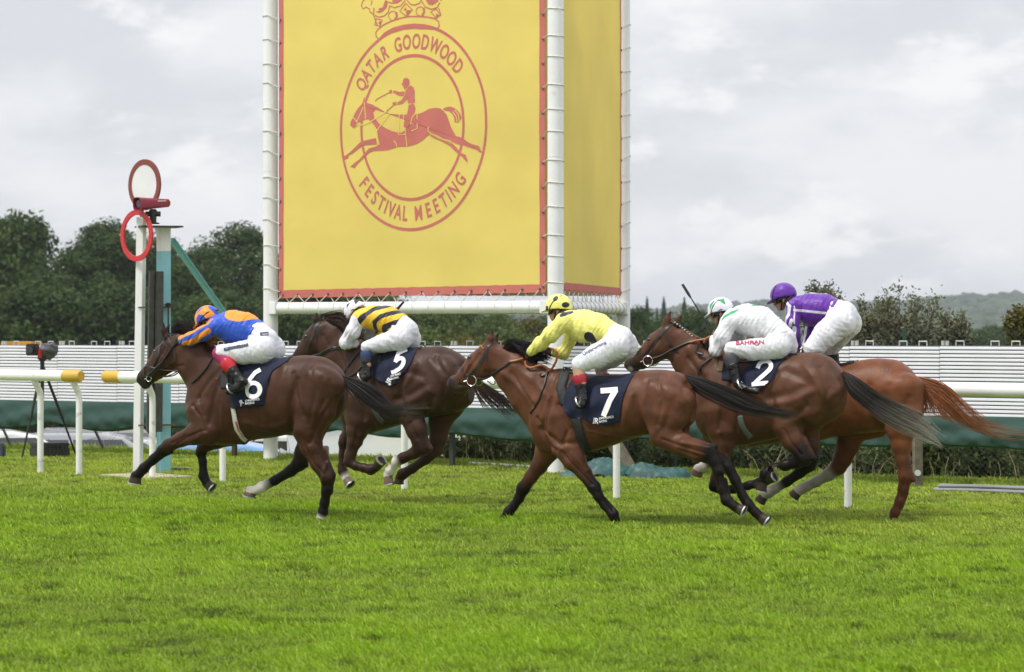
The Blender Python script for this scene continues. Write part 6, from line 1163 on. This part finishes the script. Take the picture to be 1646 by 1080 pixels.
for i, (px, top, w, d, lab, m) in enumerate((
    (610,462,130,170,'mid green tree under the banner behind the hooped jockey',ML_M), (690,478,110,175,'mid green tree under the banner right of the hooped jockey',ML_G), (745,486,90,190,'green tree under the middle of the crossbar',ML_M), (800,490,100,180,'green tree above the ears of the horse numbered 7',ML_G), (856,500,80,170,'olive yellow tree behind the spotted cap',ML_Y), (905,492,90,185,'green tree behind the jockey in pale yellow',ML_M),
    (955,492,90,200,'green tree behind the back of the pale yellow jockey',ML_M), (655,515,110,140,'low lighter bush behind the hooped jockey',ML_G), (730,522,100,140,'low olive bush left of the black mane of horse 7',ML_Y), (815,524,110,140,'low green bush behind the mane of horse 7',ML_G), (885,526,90,140,'low green bush behind the forearms of the jockey in pale yellow',ML_M),
    (1030,488,70,210,'dark round tree right of the right tower pole',ML_D), (1112,486,80,220,'dark tree behind the raised whip',ML_D), (1070,512,70,200,'darker low tree behind the ears of the plaited horse',ML_D), (1165,500,80,230,'dark tree behind the jockey in white',ML_D), (1215,508,80,240,'dark tree between the two right jockeys',ML_D), (1010,520,80,180,'low dark tree at the foot of the right pole',ML_M))):
    tree(px, top, w * 1.5, d, lab, m, k=i + 1, group=GM, rot=i * 1.3)
for i, (px, top, w, d, lab) in enumerate(((1395,528,120,300,'low hazy tree behind the rump of the chestnut horse'),(1470,526,110,320,'low hazy tree behind the big olive bush'),(1548,524,110,330,'low hazy tree right of the big olive bush'),(1600,516,90,420,'small dark far tree under the hill near the right edge'),(1645,522,110,340,'low hazy tree at the right edge'))):
    tree(px, top, w, d, lab, ML_D, k=i, group='low far trees on the right', rot=i)
def conifer_mesh(seed):
    R = np.random.default_rng(seed); n = 5200; z = R.uniform(.04, 1, n)**.9; lay = np.sin(z * 60 + seed); rad = (1 - z)**.85 * .5 * (.55 + .45 * R.random(n)) * (1 + .22 * lay); a = R.uniform(0, 6.283, n)
    P = np.stack([rad * np.cos(a), rad * np.sin(a), z - rad * .12], 1); return leaves('crown', P, np.stack([np.cos(a), np.sin(a), .4 + 0 * a], 1), .03, np.clip(.3 + .3 * R.normal(size=n), 0, 1), R)
CON = [conifer_mesh(1), conifer_mesh(2)]
for i, (px, top, w, d, lab) in enumerate(((1040,480,26,520,'pointed conifer just right of the right tower pole'),(1067,479,26,540,'tallest slim conifer left of the ears of the plaited horse'),(1056,497,20,520,'short pointed conifer between two taller ones'),(1100,480,28,540,'pointed conifer beside the tip of the raised whip'))):
    p = at(px, HY, d); gz = tz1(p); hgt = CH - (top - HY) / FPX * d - gz; r = tag(empty('conifer', (p.x, p.y, gz), i), lab, 'tree', 'pointed conifers beyond the far trees'); c = bpy.data.objects.new('crown', CON[i % 2]); COL.objects.link(c); c.parent = r; c.scale = (w / FPX * d * 1.6, w / FPX * d * 1.6, hgt)
    if not CON[i % 2].materials: CON[i % 2].materials.append(ML_D)
    mb = MB(); mb.tube([(0, 0, -.2), (0, 0, hgt * .6)], [.16, .05], 6); mb.build('trunk', M_BARK, r)
def shrub(px, top, wpx, d, label, m, n=5200, leaf=.034, dens=1.0, seed=0, depth=.8, name='shrub', group=None, twiggy=False):
    R = np.random.default_rng(seed + 50); p = at(px, HY, d); gz = tz1(p); H_ = CH - (top - HY) / FPX * d - gz; W_ = wpx / FPX * d; r = tag(empty(name, (p.x, p.y, gz)), label, 'bush', group); P = []; T = []; mb = MB(); nb = 40 if twiggy else 22
    for i in range(nb):
        a = R.uniform(0, 6.283); q = R.uniform(.15, 1)**.7; tip = np.array((W_ * .5 * q * math.cos(a), depth * .5 * W_ * q * math.sin(a), H_ * (1 - W_ / H_ * (.42 * q * q + R.uniform(0, .55)) if twiggy else R.uniform(.55, 1) * (1 - .25 * q))))
        hb = max(0, H_ - 1.25 * W_ - .2) if twiggy else 0; b = np.array((tip[0] * .12, tip[1] * .12, 0)); mid = np.array((tip[0] * .45, tip[1] * .45, hb + (tip[2] - hb) * R.uniform(.25, .6))); b2 = np.array((tip[0] * .15, tip[1] * .15, hb)); g = spline([b, b2, mid, tip] if twiggy else [b, mid, tip], 14); mb.tube(g, list(np.linspace(.022, .004, 14)), 5)
        k = int(n / nb); t = R.uniform(.30, 1.0, k) if twiggy else R.uniform(.25, 1, k); idx = t * 13; i0 = np.clip(idx.astype(int), 0, 12); base = g[i0] + (g[i0 + 1] - g[i0]) * (idx - i0)[:, None]; sp = (.09 if twiggy else .16) * W_ ** .5 * (1.15 - .6 * t)
        P.append(base + R.normal(size=(k, 3)) * sp[:, None]); T.append(np.clip(.3 + .3 * R.random() + .25 * R.normal(size=k), 0, 1))
    P = np.vstack(P); T = np.concatenate(T); k = P[:, 2] > 0; P, T = P[k], T[k]
    link('foliage', leaves('foliage', P, np.tile((0, -.3, .6), (len(P), 1)), leaf, T, R), m, r); mb.build('stem', M_BARK, r, smooth=True); return r
shrub(1452,438,165,43.5,'big loose olive bush behind the boards, right of the jockey in purple',ML_O,26040,.030,seed=1,twiggy=True,group='olive bushes behind the boards')
shrub(1402,462,90,43.8,'smaller olive bush touching the left side of the big olive bush',ML_O,12400,.030,seed=2,twiggy=True,group='olive bushes behind the boards')
shrub(1532,490,70,42.5,'thin olive bush right of the big olive bush',ML_O,7440,.030,seed=3,twiggy=True,group='olive bushes behind the boards')
shrub(1318,442,78,44.5,'olive bush rising behind the jockey in purple',ML_O,12400,.030,seed=4,twiggy=True,group='olive bushes behind the boards')
shrub(1643,488,60,41.5,'olive bush at the right edge of the photo',ML_Y,9000,.036,seed=5,twiggy=True,group='olive bushes behind the boards')
shrub(1590,528,110,42.5,'low dark bush behind the boards near the right edge',ML_H,14000,.04,seed=6,group='olive bushes behind the boards')
shrub(1245,520,90,44.0,'low dark bush between the two right jockeys',ML_H,14000,.04,seed=7,group='olive bushes behind the boards')
hd = [('bramble bush behind the second dark board post',760,690,130),('bramble bush under the head of the bright bay horse',835,680,130),('bramble bush between the front legs of the bright bay horse',905,690,130),('bramble bush behind the green sheet heap, left',985,690,130),('bramble bush behind the green sheet heap, right',1060,695,130),('bramble bush behind the hind legs of horse 7',1130,690,130),('bramble bush behind the tucked legs of horse 2',1200,695,130),('bramble bush left of the rail post by the chestnut',1280,690,130),('bramble bush right of the rail post by the chestnut',1350,690,130),('bramble bush between the legs of the chestnut horse',1420,690,130),('bramble bush behind the numbered wooden post',1490,690,130),('bramble bush behind the grey pipes, left',1560,690,130),('bramble bush behind the grey pipes, right',1630,690,130),('bramble bush at the far right edge',1700,690,130)]
for i, (lab, px, top, w) in enumerate(hd):
    q = on_line(px, 35.2 + 1.1 * math.sin(i * 1.7)); shrub(px, top + 14 * math.sin(i * 2.2), w, q.y, lab, ML_H, 11000, .040, seed=20 + i, group='bramble bushes behind the wire fence')
# rough dry grass along the crest
def dry_stems():
    R = np.random.default_rng(5); V = []; Fc = []; C = []
    for i in range(110):
        px = R.choice([R.uniform(680, 860), R.uniform(1200, 1420), R.uniform(430, 490), R.uniform(160, 240), R.uniform(1420, 1660)], p=[.3, .34, .1, .06, .2]); p = on_line(px, R.uniform(32.6, 33.6)); h = R.uniform(.12, .50); a = R.normal(0, .5, 2) * h * 1.1; b = len(V); w_ = .004
        for t in (0, .5, 1): x, y, z = p.x + a[0] * t**1.5, p.y + a[1] * t**1.5, h * t * (1 - .2 * t) + tz1(p); V += [(x - w_ * (1 - .6 * t), y, z), (x + w_ * (1 - .6 * t), y, z)]
        Fc += [(b, b + 1, b + 3, b + 2), (b + 2, b + 3, b + 5, b + 4)]
        if R.random() < .35: x, y, z = V[-1]; V += [(x - .012, y, z - .05), (x + .012, y, z - .05), (x + .004, y, z + .03), (x - .004, y, z + .03)]; Fc.append((b + 6, b + 7, b + 8, b + 9))
    me = mesh_np('dry_grass', V, Fc, smooth=False); tag(link('dry_grass', me, mat('straw', (.36, .29, .15), rough=.8, var=.2)), kind='stuff')
dry_stems()
# wire fence
def fence():
    a, b = on_line(850, 33.9), on_line(1780, 33.9); r = tag(empty('wire_fence', a), 'green-grey chain-link fence in front of the brambles on the right', 'fence'); e = (b - a).normalized(); L = (b - a).length; mb = MB(); pt = .085; h0, h1 = -.35, 1.95
    n = int((L + 2.4) / pt)
    for i in range(n):
        for sg in (1, -1):
            s0 = i * pt - (2.3 if sg > 0 else 0); A, B = (s0, h0), (s0 + sg * (h1 - h0), h1)
            def cl(p, q):
                (x0, z0), (x1, z1) = p, q; t0 = 0; t1 = 1; dx = x1 - x0
                lo, hi = sorted(((0 - x0) / dx, (L - x0) / dx)); t0 = max(t0, lo); t1 = min(t1, hi); return None if t0 >= t1 else ((x0 + dx * t0, z0 + (z1 - z0) * t0), (x0 + dx * t1, z0 + (z1 - z0) * t1))
            c = cl(A, B)
            if c: mb.tube([e * c[0][0] + Vector((0, 0, c[0][1])), e * c[1][0] + Vector((0, 0, c[1][1]))], .0021, 3, cap=False)
    mb.build('wire_mesh', mat('fence_wire', (.10, .115, .11), rough=.5, metal=.4, var=.1), r)
    for i in range(5): q = e * (L * (i + .4) / 5); mb = MB(); mb.box(q + Vector((0, 0, .7)), (.05, .05, 2.5), bev=.004); mb.build('fence_post', mat('fence_green', (.02, .055, .04), rough=.6) if i == 0 else bpy.data.materials['fence_green'], r)
fence()
# small things
M_WOOD = mat('weathered_wood', (.15, .125, .09), rough=.9, var=.35, vscale=9, bump=.6, bscale=18, stretch=(3, 3, .6))
def post_thing(name, px, py, h, w, label, cat, tilt=0, m=M_WOOD, d=None):
    p = gnd(px, py) if d is None else at(px, py, d); p.z = tz1(p); r = tag(empty(name, p), label, cat); mb = MB(); beam(mb, (0, 0, -.1), (-tilt, tilt * .3, h), w, w * .8, .4, bev=.012); mb.build('timber', m, r); return r, p
post_thing('wooden_stump', 519, 747, .27, .15, 'short square weathered wooden stump in the grass behind the leading horse', 'stump')
post_thing('leaning_post', 1024, 763, .62, .17, 'thick leaning wooden post between the green sheet heaps', 'post', tilt=.42)
r, p = post_thing('numbered_post', 1475, 783, .9, .11, 'wooden post with a small white disc, behind the hind leg of the chestnut horse', 'post'); mb = MB(); mb.tube([(-.01, -.075, .18), (-.01, -.09, .18)], .038, 16); mb.build('disc', mat('post_disc', (.55, .56, .55), rough=.6), r)
def heap(px, py, wpx, hpx, label, seed):
    p = gnd(px, py); d = p.y; W_ = wpx / FPX * d; H_ = hpx / FPX * d; n1, n2 = 46, 30; V = []; R = random.Random(seed)
    for i in range(n1 + 1):
        for j in range(n2 + 1):
            u, v = i / n1 * 2 - 1, j / n2 * 2 - 1; rr = max(0, 1 - (u * u * .95 + v * v * .95)); z = H_ * rr**.5 * (.75 + .25 * math.sin(3 * u + seed)) + .012 * (math.sin(19 * u + 9 * v + 3 * math.sin(7 * v + seed)) + .7 * math.sin(31 * v - 13 * u + seed)) * min(1, rr * 3)
            V.append((u * W_ / 2 + .03 * math.sin(9 * v + seed), v * W_ * .32, max(z, -.02)))
    mb = MB(); mb.add(V, [(i * (n2 + 1) + j, (i + 1) * (n2 + 1) + j, (i + 1) * (n2 + 1) + j + 1, i * (n2 + 1) + j + 1) for i in range(n1) for j in range(n2)]); o = mb.build('folded_sheet', mat('teal_sheet', (.022, .080, .075), rough=.5, var=.2, vscale=5, bump=.5, bscale=9), smooth=True); o.location = p; tag(o, label, 'tarpaulin', 'crumpled green sheets on the grass')
heap(962, 766, 120, 30, 'crumpled green sheet on the grass left of the leaning post', 1); heap(1058, 768, 100, 30, 'crumpled green sheet on the grass right of the leaning post', 4)
p = gnd(1595, 793); r = tag(empty('pipe_bundle', p), 'bundle of grey pipes lying on the grass at the right edge', 'pipes')
for k in range(6): mb = MB(); o_ = Vector((.02 * k, .06 * (k % 3) - .05, .03 + .045 * (k // 3))); mb.tube(spline([tuple(o_ - eb * .78 - Vector((0, 0, .01))), tuple(o_ - eb * .2 + Vector((0, 0, .015 * math.sin(k)))), tuple(o_ + eb * .6), tuple(o_ + eb * 1.4)], 16), .024, 8); mb.build('pipe', mat('grey_pipe', (.20, .21, .22), rough=.5, var=.15) if k == 0 else bpy.data.materials['grey_pipe'], r, smooth=True)
mb = MB(); a = gnd(755, 747); b = gnd(868, 754); mb.tube([(0, 0, .02), tuple((b - a) * .5 + Vector((0, .05, .02))), tuple(b - a + Vector((0, 0, .02)))], .024, 8); o = mb.build('white_pipe', M_WHITE, smooth=True); o.location = a; tag(o, 'thin white pipe lying along the grass edge left of horse 7', 'pipe')
mb = MB(); a = gnd(905, 760); mb.box((0, 0, .02), (.26, .06, .02), bev=.005); mb.box((.17, .02, .025), (.12, .05, .03), mi=1, bev=.01); mb.box((-.16, 0, .05), (.08, .07, .1), bev=.02); o = mb.build('litter', [M_WPAINT, mat('blue_plastic', (.03, .10, .35), rough=.4)]); o.location = a; tag(o, 'white and blue scraps on the grass at the foot of the middle pole', 'litter')
a = gnd(235, 767); mb = MB(); mb.box((0, 0, .012), (.80, 1.1, .03), Matrix.Rotation(.64, 3, 'Z'), bev=.006); o = mb.build('concrete_pad', mat('concrete', (.42, .37, .29), rough=.9, var=.15, vscale=6)); o.location = a; tag(o, 'pale concrete slab in the turf at the foot of the winning post', 'slab')
a = gnd(287, 758); mb = MB(); R = random.Random(2)
for k in range(7): mb.tube(spline([(R.uniform(-.15, .15), R.uniform(-.1, .1), .01), (R.uniform(-.2, .2), R.uniform(-.1, .1), .05), (R.uniform(-.2, .25), R.uniform(-.1, .1), .02), (R.uniform(-.2, .3), R.uniform(-.1, .1), .01)], 12), .008, 5)
o = mb.build('cable_coil', mat('grey_cable', (.10, .095, .09), rough=.7)); o.location = a; tag(o, 'small tangle of dark cable on the grass right of the turquoise column', 'cable')
a = gnd(196, 762); mb = MB(); mb.tube(spline([(0, 0, .01), (.12, 0, .02), (.2, .05, .06), (.25, .1, .2)], 14), .006, 5); o = mb.build('white_cable', M_ROPE); o.location = a; tag(o, 'thin white cable looping out of the grass by the winning post', 'cable')
# television camera
dt = FPX * CH / (736 - HY); p = at(70, HY, dt); p.z = 0; r = tag(empty('television_camera', p), 'black television camera with a grey rain cover on a black tripod, far left', 'camera'); hd_ = at(68, 588, dt) - p
for x, y in ((35, 737), (123, 733), (66, 722)):
    mb = MB(); f = at(x, y, FPX * CH / (y - HY)) - p; f.z = 0; t0 = hd_ + Vector((0, 0, .02)); q = t0.lerp(f, .58); mb.tube([t0, q], .022, 8); mb.tube([q, f], .015, 8); mb.box(q, (.05, .05, .05), bev=.01); mb.build('tripod_leg', M_BLACK, r, smooth=True)
mb = MB(); mb.tube([hd_ + Vector((0, 0, -.9)), hd_ + Vector((0, 0, .14))], [.02, .035], 10); mb.box(hd_ + Vector((0, 0, .12)), (.13, .12, .08), bev=.02); mb.build('tripod_head', M_BLACK, r, smooth=True)
hc_ = at(54, 562, dt - .1) - p; mb = MB(); mb.box(hc_ + Vector((-.01, -.03, 0)), (.165, .14, .175), Matrix.Rotation(-.35, 3, 'Z'), bev=.015); mb.build('lens_hood', M_BLACK, r); mb = MB(); c = hc_ + Vector((-.035, -.11, 0)); mb.tube([c, c + Vector((-.004, -.012, 0))], .055, 20); mb.build('lens', bpy.data.materials['lens_glass'], r)
S = Soft((-.4, -.4, -.3), (.4, .4, .3), .012); S.bone((-.05, 0, 0), (.09, .05, .01), .085, .10, .08, .09, .03); S.bone((.02, 0, .04), (.10, .05, .05), .08, .085, None, None, .03); S.bone((.06, .03, -.08), (.02, .02, -.09), .05, .04, None, None, .03); V, Q = S.skin(); V = V + .008 * np.sin(V[:, [1, 2, 0]] * 60 + 3 * np.sin(V * 23)); o = link('rain_cover', mesh_np('rain_cover', V, Q), mat('grey_cover', (.07, .07, .085), rough=.55, var=.2), r); o.location = at(72, 565, dt) - p
mb = MB(); c = at(64, 568, dt - .12) - p; mb.box(c, (.018, .1, .13), Matrix.Rotation(-.3, 3, 'Z')); mb.build('red_trim', M_RED, r)
a = gnd(80, 734); r = tag(empty('flight_case', a, .5), 'black ribbed plastic equipment case on the grass under the television camera', 'case'); mb = MB(); mb.box((0, 0, .075), (.52, .36, .15), bev=.02)
for k in range(4): mb.box((-.2 + .13 * k, -.182, .075), (.03, .012, .13))
mb.build('case_body', M_BLACK, r); mb = MB(); mb.box((0, 0, .183), (.53, .37, .06), bev=.02); mb.build('lid', M_BLACK, r)
for x in (-.14, .14): mb = MB(); mb.box((x, -.19, .15), (.06, .02, .06), bev=.006); mb.build('catch', M_BLACK, r)
a = gnd(0, 736); mb = MB(); mb.box((0, 0, .11), (.16, .14, .22), bev=.03); o = mb.build('bag', [mat('dark_bag', (.05, .055, .08), rough=.7, var=.2)]); o.location = a; tag(o, 'small dark bag standing on the grass at the left edge', 'bag')
# cars in the lower car park
M_GLASSC = mat('car_glass', (.03, .035, .04), rough=.08, spec=.7, var=0); M_TYRE = mat('tyre', (.015, .015, .015), rough=.8); M_RIM = mat('wheel_rim', (.4, .4, .42), rough=.3, metal=.7); M_LAMP = mat('tail_lamp', (.35, .01, .01), rough=.2)
def car(px, d, roof_py, col, label, rotz, kind=0, plate=False):
    p = at(px, HY, d); top = CH - (roof_py - HY) / FPX * d; hh = 1.48 if kind == 0 else 1.95; p.z = top - hh; r = tag(empty('parked_car', p, rotz), label, 'car', 'cars parked beyond the grass crest'); m = mat('car_paint', col, rough=.25, spec=.6, coat=.6, var=.02)
    L_ = 4.2; prof = [(-2.1, .35), (-2.12, .75), (-1.95, .98), (-1.55, 1.02), (-.95, hh - .06), (-.6, hh), (.55, hh - .01), (1.0, hh - .10), (1.55, 1.04 if kind == 0 else hh - .25), (2.08, .92), (2.12, .35)]
    V = []; n = len(prof)
    for sx_, w_ in ((-1, .86), (1, .86)):
        for x, z in prof: V.append((x, sx_ * (w_ - .17 * max(0, (z - .95) / (hh - .95))), z))
    mb = MB(); mb.add(V, [tuple(range(n - 1, -1, -1)), tuple(range(n, 2 * n))] + [(i, i + 1, n + i + 1, n + i) for i in range(n - 1)] + [(n - 1, 0, n, 2 * n - 1)]); o = mb.build('body', m, r); bv = o.modifiers.new('b', 'BEVEL'); bv.width = .06; bv.segments = 3; bv.limit_method = 'ANGLE'
    for s in (-1, 1):
        for x0, x1, a0, a1 in ((-.92, -.08, -1.3, -.12), (.0, .95, .0, 1.28)):
            y1 = s * (.86 - .17 * .82 + .012); y0 = s * (.86 - .17 * .15 + .012); mb = MB(); q = [(a0 + .1, y0, 1.04), (a1, y0, 1.04), (x1, y1, hh - .13), (x0, y1, hh - .13)]; mb.add(q, [(0, 1, 2, 3)]); mb.build('window', M_GLASSC, r)
        for x in (-1.3, 1.3): mb = MB(); mb.tube([(x, s * .70, .32), (x, s * .885, .32)], .32, 24); w_ = mb.build('wheel', M_TYRE, r, smooth=True); mb = MB(); mb.tube([(x, s * .88, .32), (x, s * .892, .32)], .2, 20); mb.build('rim', M_RIM, w_)
    for pts in ([(-1.5, -.66, 1.06), (-1.5, .66, 1.06), (-1.0, .60, hh - .10), (-1.0, -.60, hh - .10)], [(1.62, -.66, 1.04), (1.62, .66, 1.04), (1.10, .60, hh - .16), (1.10, -.60, hh - .16)]):
        mb = MB(); off = Vector((-.03 if pts[0][0] < 0 else .03, 0, .03)); mb.add([Vector(q) + off for q in pts], [(0, 1, 2, 3) if pts[0][0] > 0 else (3, 2, 1, 0)]); mb.build('windscreen', M_GLASSC, r)
    for s in (-1, 1): mb = MB(); mb.box((2.1, s * .66, .82), (.06, .26, .14), bev=.02); mb.build('tail_light', M_LAMP, r)
    if plate: mb = MB(); mb.box((2.13, 0, .72), (.02, .52, .11)); mb.build('number_plate', mat('yellow_plate', (.6, .40, .03), rough=.5), r)
    return r
car(-28, 55, 691, (.70,.70,.71), 'white car roof at the left edge beyond the grass crest', .25)
car(120, 57, 694, (.30,.31,.33), 'silver car parked behind the black equipment case', .1)
car(232, 60, 704, (.45,.46,.48), 'pale silver car behind the winning post', -.1)
car(120, 78, 688, (.02,.02,.025), 'black car with a yellow plate far behind the television camera tripod', -1.2, plate=True)
car(190, 82, 688, (.03,.02,.022), 'dark car with a yellow plate far behind, left of the winning post', -1.3, plate=True)
car(350, 52.5, 711, (.16,.33,.62), 'light blue car roof behind the front legs of the leading horse', .05)
car(430, 61, 697, (.66,.66,.66), 'white van with dark windows behind the belly of the leading horse', .1, kind=1)
p = at(610, HY, 56); mq = tag(empty('white_marquee', Vector((p.x, p.y, tz1(p)))), 'white canvas marquee behind the brown horse numbered 5', 'marquee'); M_CANV = mat('white_canvas', (.80, .80, .80), rough=.7, var=.05, vscale=1, bump=.3, bscale=3)
mb = MB(); W2, D2, E2, T2 = 1.65, 2.0, 2.05, 3.3
for s in range(24):
    pass
mb.add([(-W2, -D2, 0), (W2, -D2, 0), (W2, D2, 0), (-W2, D2, 0), (-W2, -D2, E2), (W2, -D2, E2), (W2, D2, E2), (-W2, D2, E2)], [(0, 1, 5, 4), (1, 2, 6, 5), (2, 3, 7, 6), (3, 0, 4, 7)]); mb.build('side_wall', M_CANV, mq)
mb = MB(); mb.add([(-W2 - .1, -D2 - .1, E2), (W2 + .1, -D2 - .1, E2), (W2 + .1, D2 + .1, E2), (-W2 - .1, D2 + .1, E2), (0, 0, T2)], [(0, 1, 4), (1, 2, 4), (2, 3, 4), (3, 0, 4)]); mb.build('roof', M_CANV, mq)
p = at(34, HY, 58); mb = MB(); mb.box((0, 0, 0), (.66, .3, .14), Matrix.Rotation(-.5, 3, 'Z'), bev=.02); o = mb.build('orange_sign', mat('orange_panel', (.50, .24, .03), rough=.6, var=.15)); o.location = at(35, 555.5, 47); tag(o, 'orange-yellow panel lying along the top of the boards at far left', 'panel')
# distance haze
mb = MB(); mb.box((0, 3600, 12), (8600, 7600, 104)); hz = mb.build('haze', []); hz.data.materials.clear(); m = bpy.data.materials.new('haze_air'); m.use_nodes = True; N = m.node_tree.nodes; N.remove(N['Principled BSDF']); pv = N.new('ShaderNodeVolumePrincipled'); pv.inputs['Color'].default_value = (.86, .91, 1.0, 1); pv.inputs['Density'].default_value = .000115; pv.inputs['Anisotropy'].default_value = .2; m.node_tree.links.new(pv.outputs[0], N['Material Output'].inputs['Volume']); hz.data.materials.append(m); tag(hz, kind='stuff')
